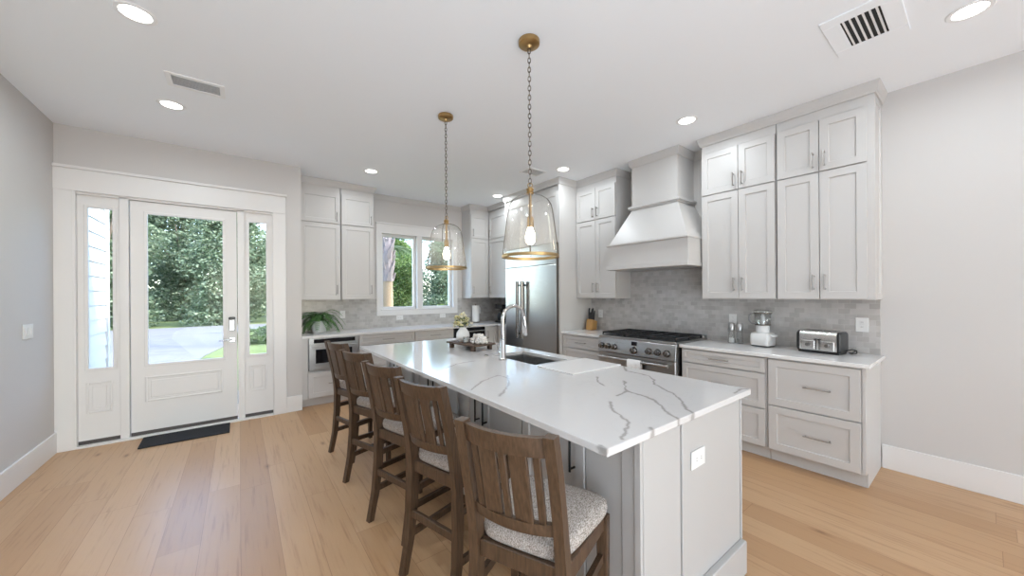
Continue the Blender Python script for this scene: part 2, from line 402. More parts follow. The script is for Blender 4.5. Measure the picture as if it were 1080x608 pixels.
# ------------------------------------------------------------------ room shell
XL, XR, YD, YK, HC, XS, YB = -1.356, 4.181, 5.182, 5.85, 3.04, .623, -9.4
struct(MB().box(XL-.15, XR+.15, YB-.15, YK+.15, -.1, 0).build('floor', M['floor']))
struct(MB().prism([(XL-.15, YB-.15), (XR+.15, YB-.15), (XR+.15, YK+.15), (XS-.14, YK+.15), (XS-.14, YD+.13), (XL-.15, YD+.13)], HC, HC+.2).build('ceiling', M['ceil']))
struct(MB().box(XL-.15, XL, YB, YD+.1, 0, HC).build('wall_left', M['wall']))
struct(MB().box(XR, XR+.15, YB, YK+.15, 0, HC).build('wall_right', M['wall']))
DX0, DX1, DH = -1.235, .335, 2.43
m = MB(); m.box(XL-.15, DX0, YD, YD+.13, 0, HC); m.box(DX0, DX1, YD, YD+.13, DH, HC); m.box(DX1, XS, YD, YD+.13, 0, HC)
m.box(XS-.14, XS, YD+.13, YK+.15, 0, HC)
struct(m.build('wall_front', M['wall']))
WX = [(1.82, 2.41), (2.50, 3.09)]; WZ0, WZ1 = 1.20, 2.43
m = MB(); m.box(XS, WX[0][0], YK, YK+.15, 0, HC); m.box(WX[1][1], XR, YK, YK+.15, 0, HC)
m.box(WX[0][0], WX[1][1], YK, YK+.15, 0, WZ0); m.box(WX[0][0], WX[1][1], YK, YK+.15, WZ1, HC); m.box(WX[0][1], WX[1][0], YK, YK+.15, WZ0, WZ1)
struct(m.build('wall_back', M['wall']))
# rear wall with a wide glazed opening behind the camera
m = MB(); m.box(XL, -1.05, YB-.15, YB, 0, HC); m.box(3.85, XR, YB-.15, YB, 0, HC); m.box(-1.05, 3.85, YB-.15, YB, 2.7, HC); m.box(-1.05, 3.85, YB-.15, YB, 0, .15)
struct(m.build('wall_rear', M['wall']))

# baseboards
def bb(x0, x1, y0, y1): return MB().box(x0, x1, y0, y1, 0, .19, .003)
struct(bb(XL, XL+.016, YB, YD-.02).build('baseboard_left', M['trim']))
struct(bb(XR-.016, XR, YB, .515).build('baseboard_right', M['trim']))
struct(bb(.457, XS, YD-.016, YD).build('baseboard_front', M['trim']))

# ------------------------------------------------------------------ entry door
m = MB(); m.box(XL, DX0, YD-.022, YD, 0, 2.43, .002); m.box(DX1-.005, .457, YD-.022, YD, 0, 2.43, .002)
m.box(XL, .457, YD-.026, YD, 2.43, 2.635, .002); m.box(XL, .468, YD-.045, YD, 2.635, 2.662, .003)
m.box(DX0, DX0+.012, YD-.02, YD+.12, 0, DH); m.box(DX1-.012, DX1, YD-.02, YD+.12, 0, DH)
struct(m.build('trim_1', M['trim']))
m = MB(); m.box(-.943, -.879, YD, YD+.12, .02, 2.42, .002); m.box(-.014, .05, YD, YD+.12, .02, 2.42, .002); m.box(DX0+.012, DX1-.012, YD, YD+.12, 2.41, DH)
struct(m.build('trim_2', M['trim']))
m = MB(); m.box(DX0+.012, DX1-.012, YD-.03, YD+.1, 0, .02, .003)
struct(m.build('trim_3', M['trim']))
mpd = lambda u, z, d: (u, YD+.045-d, z)
def leaf_panel(name, x0, x1, z0, z1, gx0, gx1, gz0, gz1, px0, px1, pz0, pz1, kind):
    """a glazed leaf: frame, pane, raised bottom panel"""
    y0, y1 = YD+.03, YD+.075
    m = MB()
    m.box(x0, gx0, y0, y1, z0, z1); m.box(gx1, x1, y0, y1, z0, z1); m.box(gx0, gx1, y0, y1, z0, gz0); m.box(gx0, gx1, y0, y1, gz1, z1)
    # glazing bead
    for a in ((gx0-.022, gx0+.004, gz0-.022, gz1+.022), (gx1-.004, gx1+.022, gz0-.022, gz1+.022)): m.box(a[0], a[1], y0-.009, y0, a[2], a[3], .003)
    for a in ((gx0, gx1, gz0-.022, gz0+.004), (gx0, gx1, gz1-.004, gz1+.022)): m.box(a[0], a[1], y0-.009, y0, a[2], a[3], .003)
    # raised panel moulding
    w = .018
    for a in ((px0, px0+w, pz0, pz1), (px1-w, px1, pz0, pz1), (px0+w, px1-w, pz0, pz0+w), (px0+w, px1-w, pz1-w, pz1)): m.box(a[0], a[1], y0-.010, y0, a[2], a[3], .004)
    m.box(px0+w+.02, px1-w-.02, y0-.008, y0, pz0+w+.02, pz1-w-.02, .006)
    o = struct(m.build(name, M['trim']))
    MB().box(gx0, gx1, y0+.018, y0+.024, gz0, gz1).build('glass_pane', M['glass'], o)
    MB().box(x0, x1, y0-.004, y1, .02, z0).build('bottom_sweep', M['thresh'], o)
    return o
door = leaf_panel('door_1', -.873, -.02, .055, 2.405, -.752, -.143, .735, 2.285, -.773, -.152, .352, .61, 'door')
# narrow dark gap lines around the leaf come from the real reveal
m = MB(); m.box(-.094, -.040, YD-.002, YD+.03, 1.04, 1.165, .006); k = m.build('keypad_lock', M['dsteel'], door)
MB().box(-.098, -.036, YD-.006, YD+.03, 1.165, 1.195, .008).build('lock_cap', M['black'], k)
m = MB(); m.box(-.092, -.040, YD+.015, YD+.03, .905, .965, .004); m.tube([(-.066, YD+.02, .935), (-.066, YD-.02, .935)], .012, 12)
m.tube([(-.062, YD-.02, .935), (-.10, YD-.022, .935), (-.185, YD-.018, .93)], [.009, .009, .007], 10); m.build('lever_handle', M['dsteel'], door, True)
leaf_panel('window_1', -1.222, -.945, .055, 2.41, -1.158, -.99, .74, 2.295, -1.172, -.998, .31, .61, 'side')
leaf_panel('window_2', .05, .323, .055, 2.41, .092, .262, .745, 2.30, .088, .258, .315, .62, 'side')

t = MB().prism([(-.765, 4.80), (-.087, 4.79), (-.087, 5.135), (-.775, 5.135)], 0.001, .012).build('door_mat', M['mat'])
tag(t, 'black rubber door mat on the floor before the entry door', 'door mat')

# ------------------------------------------------------------------ kitchen windows
m = MB(); y0, y1 = YK-.022, YK
m.box(1.735, 1.82, y0, y1, 1.2, 2.43, .002); m.box(3.09, 3.175, y0, y1, 1.2, 2.43, .002); m.box(2.41, 2.50, y0, y1, 1.2, 2.43, .002)
m.box(1.735, 3.175, y0, y1, 1.10, 1.2, .002); m.box(1.735, 3.175, y0-.002, y1, 2.43, 2.575, .002); m.box(1.725, 3.185, y0-.015, y1, 2.575, 2.60, .003)
m.box(1.80, 3.11, y0-.012, y1, 1.19, 1.205, .003)
struct(m.build('trim_4', M['trim']))
for i, (a, b) in enumerate(WX):
    m = MB(); f = .04; y0, y1 = YK+.055, YK+.11
    m.box(a, a+f, y0, y1, WZ0, WZ1); m.box(b-f, b, y0, y1, WZ0, WZ1); m.box(a+f, b-f, y0, y1, WZ0, WZ0+f); m.box(a+f, b-f, y0, y1, WZ1-f, WZ1)
    w = struct(m.build('window_%d' % (i+3), M['plate']))
    MB().box(a+f, b-f, y0+.025, y0+.031, WZ0+f, WZ1-f).build('glass_pane', M['glass'], w)

# ------------------------------------------------------------------ backsplash
TH = .009
m = MB(); m.box(XR-TH, XR, .52, 1.80, .915, 1.372); m.box(XR-TH, XR, 1.80, 2.87, .915, 1.76); m.box(XR-TH, XR, 2.87, 3.545, .915, 1.372)
struct(m.build('wall_tile_right', M['tile_y']))
m = MB(); m.box(XS, 1.735, YK-TH, YK, .915, 1.372); m.box(1.735, 3.175, YK-TH, YK, .915, 1.10); m.box(3.175, XR-TH, YK-TH, YK, .915, 1.372)
struct(m.build('wall_tile_back', M['tile_x']))
struct(MB().box(XR-TH, XR, 4.82, YK-TH, .915, 1.372).build('wall_tile_corner', M['tile_y']))
struct(MB().box(XS, XS+TH, YD+.2, YK-TH, .915, 1.372).build('wall_tile_left', M['tile_y']))

# ------------------------------------------------------------------ cabinets
def mp_xm(x): return lambda u, z, d: (x-d, u, z)       # faces -X, u = y
def mp_ym(y): return lambda u, z, d: (u, y-d, z)       # faces -Y, u = x
def handle(mp, u, z, L, vert, parent, d, r=.0055, mat='nickel'):
    m = MB(); o = .032
    if vert:
        m.tube([mp(u, z-L/2, d+o), mp(u, z+L/2, d+o)], r, 8)
        for s in (-1, 1): m.tube([mp(u, z+s*(L/2-.012), d), mp(u, z+s*(L/2-.012), d+o)], r*.9, 6)
    else:
        m.tube([mp(u-L/2, z, d+o), mp(u+L/2, z, d+o)], r, 8)
        for s in (-1, 1): m.tube([mp(u+s*(L/2-.012), z, d), mp(u+s*(L/2-.012), z, d+o)], r*.9, 6)
    return m.build('handle', M[mat], parent, True)
G = .0025
def front(t, mp, kind, u0, u1, z0, z1, hu=None, hz=None, hl=.13, vert=True, mat='cab', rail=.058):
    m = MB().shaker(mp, u0+G, u1-G, z0+G, z1-G, .003, rail=min(rail, (z1-z0)*.28))
    o = m.build(kind, M[mat], t)
    if hu is not None: handle(mp, hu, hz, hl, vert, o, .023, mat='blackm' if mat == 'isl' else 'nickel')
    return o
def body(t, mp, u0, u1, z0, z1, depth, mat='cab', toe=None, name='body'):
    m = MB(); m.mbox(mp, u0, u1, z0, z1, -depth, 0)
    o = m.build(name, M[mat], t)
    if toe:
        MB().mbox(mp, u0, u1, 0, z0, -depth, -toe).build('toe_kick', M[mat], t)
    return o

# --- range wall, upper cabinets (door faces at x = 3.851)
XU = 3.874
mp = mp_xm(XU); D = XR-XU
ZB, ZS, ZT = 1.37, 2.436, 2.87
def upper(label, u0, u1, doors, mp, D, c, handles, zb=ZB):
    t = thing('upper_cabinet', label, 'cabinet', c)
    body(t, mp, u0, u1, zb, 2.96, D-.001)
    for (a, b), hu in zip(doors, handles):
        front(t, mp, 'door', a, b, zb+.004, ZS-.003, hu, zb+.145, .13)
        front(t, mp, 'door', a, b, ZS+.003, ZT, hu, ZS+.10, .13)
    return t
t = upper('white wall cabinet at the near end of the range wall, above the toaster', .525, 1.135, [(.547, .835), (.835, 1.13)], mp, D, (4.03, .83, ZB), [.872, .798])
# end panel frame on the near side
mpe = lambda u, z, d: (u, .525-d, z)
MB().shaker(mpe, 3.876, 4.18, ZB, 2.96, 0, t=.018, rail=.05).build('end_panel', M['cab'], t)
t = upper('white wall cabinet right of the range hood, above the food processor', 1.14, 1.794, [(1.145, 1.445), (1.445, 1.79)], mp, D, (4.03, 1.47, ZB), [1.408, 1.482])
t = upper('white wall cabinet between range hood and refrigerator, above the knife block', 2.869, 3.545, [(2.874, 3.195), (3.195, 3.54)], mp, D, (4.03, 3.2, ZB), [3.158, 3.232])
# --- back wall, left upper cabinets
YU = 5.543; mpb = mp_ym(YU); Db = YK-YU
def upper1(label, u0, u1, hu, c):
    t = thing('upper_cabinet', label, 'cabinet', c)
    body(t, mpb, u0, u1, ZB, 2.96, Db-.001)
    front(t, mpb, 'door', u0+.004, u1-.004, ZB+.004, ZS-.003, hu, ZB+.145)
    front(t, mpb, 'door', u0+.004, u1-.004, ZS+.003, ZT, hu, ZS+.10)
    return t
upper1('white single-door wall cabinet above the potted fern', .64, 1.150, 1.10, (.9, 5.7, ZB))
upper1('white single-door wall cabinet beside the kitchen window, right of the fern cabinet', 1.158, 1.611, 1.565, (1.38, 5.7, ZB))
# --- corner upper cabinet
XC = 3.66
t = thing('upper_cabinet', 'white L-shaped corner wall cabinet above the paper towels', 'cabinet', (3.9, 5.6, ZB))
m = MB().prism([(3.283, YU), (XC+.022, YU), (XC+.022, 4.81), (XR-.001, 4.81), (XR-.001, YK-.001), (3.283, YK-.001)], ZB, 2.96); m.build('body', M['cab'], t)
mpc = mp_xm(XC+.022)
for z0, z1, hz in ((ZB+.004, ZS-.003, ZB+.145), (ZS+.003, ZT, ZS+.10)):
    front(t, mpb, 'door', 3.287, XC-.004, z0, z1, 3.325, hz)
    front(t, mpc, 'door', 4.815, YU-.028, z0, z1, YU-.09, hz)
# --- cabinet over the fridge and surround panels
t = thing('fridge_surround', 'white tall panels and overhead cabinet framing the steel refrigerator', 'cabinet', (3.85, 4.17, 0))
MB().box(3.52, XR-.001, 3.546, 3.572, 0, 2.96).build('side_panel', M['cab'], t)
MB().box(3.52, XR-.001, 4.79, 4.809, 0, 2.96).build('side_panel', M['cab'], t)
mpf = mp_xm(3.545)
body(t, mpf, 3.573, 4.789, 2.15, 2.96, .62)
front(t, mpf, 'door', 3.578, 4.18, 2.155, ZT, 4.14, 2.25); front(t, mpf, 'door', 4.18, 4.785, 2.155, ZT, 4.22, 2.25)

# --- base cabinets, range wall (front faces at x = 3.56)
XBf = 3.583; mpr = mp_xm(XBf); DB = XR-XBf-.001
t = thing('base_cabinet', 'white base cabinet with two deep drawers below the toaster', 'cabinet', (3.87, .83, 0))
body(t, mpr, .54, 1.122, .11, .884, DB, toe=.06)
front(t, mpr, 'drawer', .545, 1.117, .488, .872, .79, .68, .17, False); front(t, mpr, 'drawer', .545, 1.117, .113, .482, .79, .297, .17, False)
MB().box(3.645, XR-.001, .521, .539, 0, .884).box(3.575, 3.645, .521, .539, .11, .884).build('end_panel', M['cab'], t)
t = thing('base_cabinet', 'white base cabinet with three drawers next to the range, below the food processor', 'cabinet', (3.87, 1.5, 0))
body(t, mpr, 1.126, 1.868, .11, .884, DB, toe=.06)
for a, b in ((.745, .872), (.44, .739), (.113, .434)):
    front(t, mpr, 'drawer', 1.138, 1.858, a, b, 1.5, (a+b)/2+(.0 if b-a < .2 else .0), .17, False, rail=.05)
t = thing('base_cabinet', 'white base cabinet with drawers between range and refrigerator', 'cabinet', (3.87, 3.2, 0))
body(t, mpr, 2.872, 3.544, .11, .884, DB, toe=.06)
for a, b in ((.71, .872), (.42, .704), (.113, .414)):
    front(t, mpr, 'drawer', 2.88, 3.54, a, b, 3.2, (a+b)/2, .17, False, rail=.05)
# --- base cabinets, back wall (front faces at y = 5.22)
YBf = 5.243; mpk = mp_ym(YBf); DK = YK-YBf-.001
t = thing('base_cabinet', 'white base cabinet with one drawer holding the microwave, below the fern', 'cabinet', (.97, 5.55, 0))
m = MB(); m.box(.626, .70, YBf, YK-.001, .11, .884); m.box(1.30, 1.31, YBf, YK-.001, .11, .884); m.box(.70, 1.30, YBf, YK-.001, .11, .455); m.box(.70, 1.30, YK-.06, YK-.001, .455, .884)
m.build('body', M['cab'], t); MB().box(.626, 1.31, YBf+.06, YK-.001, 0, .11).build('toe_kick', M['cab'], t)
MB().box(.626, .688, YBf-.02, YBf, .11, .884).build('filler_strip', M['cab'], t)
front(t, mpk, 'drawer', .692, 1.305, .113, .44, 1.0, .285, .15, False)
t = thing('microwave_drawer', 'stainless steel microwave drawer with dark glass in the base cabinet', 'microwave', (1.0, 5.5, .457))
MB().box(.706, 1.294, 5.235, 5.75, .458, .880).build('body', M['steel'], t)
MB().box(.708, 1.292, 5.212, 5.234, .462, .80, .003).build('drawer_front', M['steel'], t)
MB().box(.78, 1.22, 5.208, 5.214, .555, .735, .001).build('window', M['dglass'], t)
MB().box(.708, 1.292, 5.216, 5.234, .806, .878, .002).build('control_panel', M['steel'], t)
MB().box(.76, 1.26, 5.213, 5.217, .816, .868, .001).build('display', M['dglass'], t)
m = MB(); m.tube([(.73, 5.18, .775), (1.27, 5.18, .775)], .009, 10); m.tube([(.75, 5.18, .775), (.75, 5.214, .775)], .007, 8); m.tube([(1.25, 5.18, .775), (1.25, 5.214, .775)], .007, 8)
m.build('handle', M['steel'], t, True)
for lab, a, b in (('white drawer cabinet on the window wall, right of the microwave drawer', 1.312, 2.113), ('white drawer cabinet on the window wall, left of the dark dishwasher', 2.117, 2.775)):
    t = thing('base_cabinet', lab, 'cabinet', ((a+b)/2, 5.55, 0))
    body(t, mpk, a, b, .11, .884, DK, toe=.06)
    for z0, z1 in ((.735, .872), (.43, .729), (.113, .424)): front(t, mpk, 'drawer', a+.004, b-.004, z0, z1, (a+b)/2, (z0+z1)/2, .17, False, rail=.04)
t = thing('dishwasher', 'dark dishwasher front under the counter near the kitchen corner', 'dishwasher', (3.08, 5.5, 0))
MB().box(2.782, 3.376, 5.25, 5.83, .02, .88).build('body', M['black'], t)
MB().box(2.784, 3.374, 5.222, 5.249, .11, .875, .004).build('door', M['dglass'], t)
m = MB(); m.tube([(2.83, 5.185, .82), (3.33, 5.185, .82)], .009, 10); m.tube([(2.86, 5.185, .82), (2.86, 5.224, .82)], .007, 8); m.tube([(3.30, 5.185, .82), (3.30, 5.224, .82)], .007, 8)
m.build('handle', M['steel'], t, True)
t = thing('base_cabinet', 'white L-shaped corner base cabinet beside the refrigerator', 'cabinet', (3.8, 5.4, 0))
m = MB().prism([(3.38, YBf), (XC, YBf), (XC, 4.81), (XR-.001, 4.81), (XR-.001, YK-.001), (3.38, YK-.001)], .11, .884); m.build('body', M['cab'], t)
MB().prism([(3.38, YBf+.06), (XC+.06, YBf+.06), (XC+.06, 4.81), (XR-.001, 4.81), (XR-.001, YK-.001), (3.38, YK-.001)], 0, .11).build('toe_kick', M['cab'], t)
front(t, mpk, 'door', 3.384, XC-.026, .113, .872, 3.42, .74); front(t, mp_xm(XC), 'door', 4.815, YBf-.027, .113, .872)

# --- perimeter countertops
Q0 = quartz('white_quartz', None, (.76, .752, .745))
def tagd(o, l, c, g=None): return tag(o, l, c, g)
tagd(MB().box(3.535, XR-TH, .492, 1.874, .886, .915, .003).build('countertop', Q0), 'white quartz countertop along the range wall, carrying toaster and food processor', 'countertop')
tagd(MB().box(3.535, XR-TH, 2.868, 3.545, .886, .915, .003).build('countertop', Q0), 'short white quartz countertop between range and refrigerator', 'countertop')
tagd(MB().prism([(XS+.003, 5.195), (XC-.045, 5.195), (XC-.045, 4.811), (XR-TH, 4.811), (XR-TH, YK-TH), (XS+.003, YK-TH)], .886, .915).build('countertop', Q0), 'white L-shaped quartz countertop under the kitchen windows', 'countertop')

# --- crown moulding round the kitchen
def sweep(path, prof, name):
    """profile (d outward, z) swept along an XY path; outward = left of travel"""
    P = [Vector((x, y)) for x, y in path]; rings = []
    for i, p in enumerate(P):
        def nrm(a, b): d = (b-a).normalized(); return Vector((-d.y, d.x))
        if i == 0: k = nrm(P[0], P[1])
        elif i == len(P)-1: k = nrm(P[-2], P[-1])
        else:
            n1, n2 = nrm(P[i-1], p), nrm(p, P[i+1]); k = (n1+n2); k = k/max(k.dot(n1), .3)
        rings.append([(p.x+k.x*d, p.y+k.y*d, z) for d, z in prof])
    return MB().loft(rings).build(name, M['cab'])
CP = [(0, 2.955), (.010, 2.955), (.013, 2.966), (.018, 2.974), (.026, 3.003), (.034, 3.022), (.036, 3.039), (0, 3.039)]
xf = XU-.004
HX, HY0, HY1 = 3.82, 2.03, 2.60
path = [(XR, .507), (xf, .507), (xf, 1.794), (XR, 1.794), (XR, HY0), (HX, HY0), (HX, HY1), (XR, HY1), (XR, 2.869), (xf, 2.869), (xf, 3.546), (3.52, 3.546), (3.52, 4.809), (XC, 4.809), (XC, YU-.004), (3.283, YU-.004), (3.283, YK), (1.611, YK), (1.611, YU-.004), (XS, YU-.004)]
struct(sweep([(x, y) for x, y in path], CP, 'trim_5'))

# ------------------------------------------------------------------ range hood
t = thing('range_hood', 'white tapered plaster-look range hood above the steel range', 'range hood', (3.9, 2.32, 1.72))
y0, y1 = 1.808, 2.785; x0 = 3.60
m = MB(); m.box(x0, XR-TH-.001, y0, y1, 1.76, 2.0, .002); m.build('lower_box', M['cab'], t)
m = MB(); m.box(x0-.02, XR-TH-.001, y0-.008, y1+.02, 1.715, 1.76, .006, 2); m.build('bottom_molding', M['cab'], t)
m = MB(); m.box(x0-.028, XR-.001, y0-.008, y1+.028, 2.0, 2.022, .005, 2); m.build('ledge', M['cab'], t)
q = lambda x, a, b, z: [(x, a, z), (XR-.001, a, z), (XR-.001, b, z), (x, b, z)]
m = MB().hull(q(x0+.01, y0+.005, y1-.005, 2.022), q(HX, HY0, HY1, 2.445)); m.build('tapered_body', M['cab'], t)
m = MB(); m.box(HX-.035, XR-.001, HY0-.035, HY1+.035, 2.455, 2.485, .008, 2); m.box(HX-.018, XR-.001, HY0-.018, HY1+.018, 2.44, 2.456, .004); m.build('collar_molding', M['cab'], t)
MB().box(HX, XR-.001, HY0, HY1, 2.485, 2.96).build('chimney', M['cab'], t)
MB().box(x0+.10, XR-.08, y0+.1, y1-.1, 1.711, 1.7155).build('filter_panel', M['steel'], t)

# ------------------------------------------------------------------ range
RY0, RY1, RX = 1.883, 2.86, 3.50
t = thing('range', 'stainless steel gas range with black grates and a row of knobs', 'range', (3.84, 2.37, 0))
MB().box(RX+.02, XR-TH-.002, RY0, RY1, .06, .905).build('body', M['steel'], t)
m = MB(); m.box(RX, XR-TH-.002, RY0, RY1, .905, .932, .006, 2); m.build('cooktop', M['steel'], t)
m = MB().hull([(RX+.02, RY0, .745), (RX+.02, RY1, .745), (RX+.02, RY1, .905), (RX+.02, RY0, .905)], [(RX-.022, RY0, .745), (RX-.022, RY1, .745), (RX-.002, RY1, .905), (RX-.002, RY0, .905)], .002)
m.build('control_panel', M['steel'], t)
def knob(y, z, r=.024):
    x = RX-.014
    m = MB(); m.tube([(x+.004, y, z), (x-.006, y, z)], r*1.25, 20); m.tube([(x-.006, y, z), (x-.04, y, z-.004)], [r, r*.85], 20)
    m.box(x-.046, x-.038, y-.004, y+.004, z-r*.8, z+r*.8, .001); return m.build('knob', M['dsteel'], t, True)
for y in (2.80, 2.71, 2.62, 2.36, 2.18, 2.075, 1.975): knob(y, .812 if y != 2.36 else .80, .030 if y != 2.36 else .034)
MB().box(RX-.014, RX+.002, 2.33, 2.395, .853, .895, .001).build('display', M['dglass'], t)
MB().box(RX-.012, RX+.019, RY0+.004, RY1-.004, .16, .738, .006).build('oven_door', M['steel'], t)
MB().box(RX-.014, RX-.008, RY0+.16, RY1-.16, .28, .58, .001).build('oven_window', M['dglass'], t)
m = MB(); m.tube([(RX-.075, RY0+.05, .69), (RX-.075, RY1-.05, .69)], .014, 12)
for y in (RY0+.09, RY1-.09): m.tube([(RX-.075, y, .69), (RX-.012, y, .69)], .012, 10)
m.build('oven_handle', M['steel'], t, True)
MB().box(RX+.04, XR-.1, RY0+.01, RY1-.01, .02, .06).build('kick_plate', M['black'], t)
MB().box(4.09, XR-TH-.003, RY0+.005, RY1-.005, .932, .965, .004).build('back_trim', M['steel'], t)
for k in range(3):
    a = RY0+.022+k*(RY1-RY0-.044)/3; b = a+(RY1-RY0-.044)/3-.006; xa, xb = RX+.035, 4.08
    m = MB(); w = .011; z0, z1 = .955, .972
    for x in (xa, xb-w): m.box(x, x+w, a, b, z0, z1, .002)
    for y in (a, b-w): m.box(xa, xb, y, y+w, z0, z1, .002)
    m.box(xa, xb, (a+b)/2-w/2, (a+b)/2+w/2, z0, z1, .002); m.box((xa+xb)/2-w/2, (xa+xb)/2+w/2, a, b, z0, z1, .002)
    for x in (xa+.14, xb-.15): 
        m.box(x-w/2, x+w/2, a, b, z0, z1, .002)
    for x in (xa, xb-w, (xa+xb)/2-w/2):
        for y in (a, b-w): m.box(x, x+w, y, y+w, .932, z0)
    g = m.build('grate', M['iron'], t)
    m = MB()
    for x in (xa+.14, xb-.15): m.lathe([(.05, .9325), (.05, .938), (.042, .945), (.03, .947), (.026, .952), (.0, .953)], (x, (a+b)/2, 0), 20)
    m.box(xa+.005, xb-.005, a, b, .9321, .9345); m.build('burner', M['iron'], t)
# towel over the oven handle
m = MB(); pts = []
a, b = 2.235, 2.40
prof = [(-.012, .44), (-.016, .55), (-.017, .66), (-.016, .695), (-.006, .709), (.006, .709), (.016, .695), (.018, .64), (.018, .56)]
prof = [(-x, z) for x, z in prof[::-1]]
rings = []
for i in range(13):
    y = a+(b-a)*i/12; wv = .003*math.sin(i*1.7)
    rings.append([(RX-.075+x*1.15+wv*(z < .66), y, z) for x, z in prof] + [(RX-.075+x*.95+wv*(z < .66), y, z-.003*(z > .7)) for x, z in prof[::-1]])
m.loft(rings); tag(m.build('dish_towel', M['cloth'], None, True), 'white dish towel hung over the oven door handle', 'towel')

# ------------------------------------------------------------------ refrigerator
FX = 3.50
t = thing('refrigerator', 'tall built-in stainless steel refrigerator with two vertical bar handles', 'refrigerator', (3.84, 4.18, 0))
MB().box(3.53, XR-.02, 3.576, 4.786, .02, 2.148).build('body', M['steel'], t)
fz = MB().box(FX, 3.529, 4.345, 4.784, .11, 1.85, .004).build('freezer_door', M['steel'], t)
fr = MB().box(FX, 3.529, 3.60, 4.339, .11, 1.85, .004).build('fridge_door', M['steel'], t)
MB().box(FX+.004, 3.529, 3.60, 4.784, 1.86, 2.146, .004).build('top_grille', M['steel'], t)
MB().box(FX+.012, 3.529, 3.60, 4.784, .03, .10).build('kick_grille', M['black'], t)
MB().box(FX+.002, 3.529, 3.576, 3.598, .03, 2.146).build('side_trim', M['bronze'], t)
for y, p in ((4.40, fz), (4.285, fr)):
    m = MB(); m.tube([(FX-.06, y, .76), (FX-.06, y, 1.63)], .024, 16)
    for z in (.82, 1.57): m.tube([(FX-.06, y, z), (FX, y, z)], .014, 10)
    m.build('handle', M['dsteel'], p, True)

# ------------------------------------------------------------------ island
IX0, IX1, IY0, IY1 = 1.185, 2.058, .77, 3.675
ISL = thing('kitchen_island', 'long white kitchen island with cabinet doors under the seating side', 'kitchen island', (1.62, 2.22, 0))
m = MB()
_BODY = [(IX0+.02, IX0+.04, .80, 3.655, .10, .90), (2.015, 2.035, .80, 3.655, .10, .90), (IX0+.04, 2.015, .80, .82, .10, .90), (IX0+.04, 2.015, 3.635, 3.655, .10, .90), (IX0+.04, 2.015, .82, 3.635, .10, .12)]
for a in _BODY: m.box(*a)
m.build('body', M['isl'], ISL)
MB().box(IX0+.09, 1.99, .82, 3.63, 0, .10).build('toe_kick', M['isl'], ISL)
# near end: corner post, narrow panel, wide panel, base moulding
m = MB(); m.box(IX0-.008, IX0+.008, IY0+.004, .80, 0, .90, .001); m.build('corner_post', M['isl'], ISL)
MB().box(IX0+.016, 1.470, IY0+.006, .80, 0, .90, .002).build('end_panel', M['isl'], ISL)
m = MB(); m.box(1.475, 2.052, IY0, .80, 0, .90, .002); m.build('end_panel', M['isl'], ISL)
MB().box(2.053, 2.066, IY0-.006, .815, .16, .90, .002).build('corner_trim', M['isl'], ISL)
MB().box(1.475, 2.056, IY0-.03, IY0, 0, .165, .004).build('base_molding', M['isl'], ISL)
MB().box(IX0, 2.05, 3.655, IY1, 0, .90, .002).build('far_end_panel', M['isl'], ISL)
# seating side doors
mpi = mp_xm(IX0+.02)
MB().box(IX0-.002, IX0+.02, .802, .86, 0, .90, .002).box(IX0+.004, IX0+.02, .864, 1.048, .10, .90, .002).build('filler_panel', M['isl'], ISL)
for a, b, h in ((1.05, 1.478, 1.105), (1.486, 1.855, 1.815), (1.862, 2.095, 1.90), (2.19, 2.54, 2.50), (2.547, 2.90, 2.587), (2.99, 3.30, 3.26), (3.307, 3.63, 3.347)):
    front(ISL, mpi, 'door', a, b, .105, .885, h, .735, .17, True, 'isl', rail=.05)
# kitchen side
mpo = lambda u, z, d: (2.035+d, u, z)
for a, b, h in ((.83, 1.40, 1.35), (1.405, 1.90, 1.45), (1.93, 2.22, 2.18), (2.225, 2.51, 2.265), (2.54, 3.08, 3.03), (3.085, 3.63, 3.14)):
    front(ISL, mpo, 'door', a, b, .105, .885, h, .735, .17, True, 'isl', rail=.05)
# countertop with sink hole, veins laid where the slab shows them
A_ = math.sin
def px(u, v, z=.931):
    d = fw + r2*((u-540)/F_PX) + u2*((CY-v)/F_PX); k = (z-1.43)/d.z; return (d.x*k, d.y*k)
VEINS = [
 [(658.5, 387), (660, 391.5), (672, 393.7), (683.7, 396.7), (689.6, 401), (691, 406), (710.6, 415.4), (719, 424), (722.6, 431), (731, 436), (731.8, 441)],
 [(657.8, 402), (660.7, 413), (650.8, 418)], [(660.7, 413), (683, 419), (695, 425.6), (702, 434), (719.7, 445)],
 [(643.5, 424), (645.6, 432.5), (662.7, 446), (657, 463)], [(686.7, 451), (689.4, 457)], [(775.5, 415.4), (780.7, 410.3), (790, 410.3)],
 [(629.6, 398), (630.5, 403), (637, 407)],
 [(496, 411.8), (509.5, 402), (526, 396), (537, 399.5)], [(535, 396), (537, 406), (529, 415.8), (526, 418)], [(640, 476), (634, 470)],
 [(470, 389), (482, 384), (500, 381)]]
segs = []
for pl in VEINS:
    w = [px(u, v) for u, v in pl]
    segs += [(*a, *b) for a, b in zip(w, w[1:])]
TX0, TX1, TY0, TY1 = .938, 2.11, .7365, 3.708
SX0, SX1, SY0, SY1 = 1.66, 1.992, 1.925, 2.47
Q1 = quartz('veined_quartz', segs)
m = MB(); bm = m.bm
xs = [TX0, SX0, SX1, TX1]; ys = [TY0, SY0, SY1, TY1]; z0, z1 = .903, .931
top = {}; bot = {}
for i, x in enumerate(xs):
    for j, y in enumerate(ys): top[i, j] = bm.verts.new((x, y, z1)); bot[i, j] = bm.verts.new((x, y, z0))
for i in range(3):
    for j in range(3):
        if (i, j) == (1, 1): continue
        bm.faces.new((top[i, j], top[i+1, j], top[i+1, j+1], top[i, j+1])); bm.faces.new((bot[i, j+1], bot[i+1, j+1], bot[i+1, j], bot[i, j]))
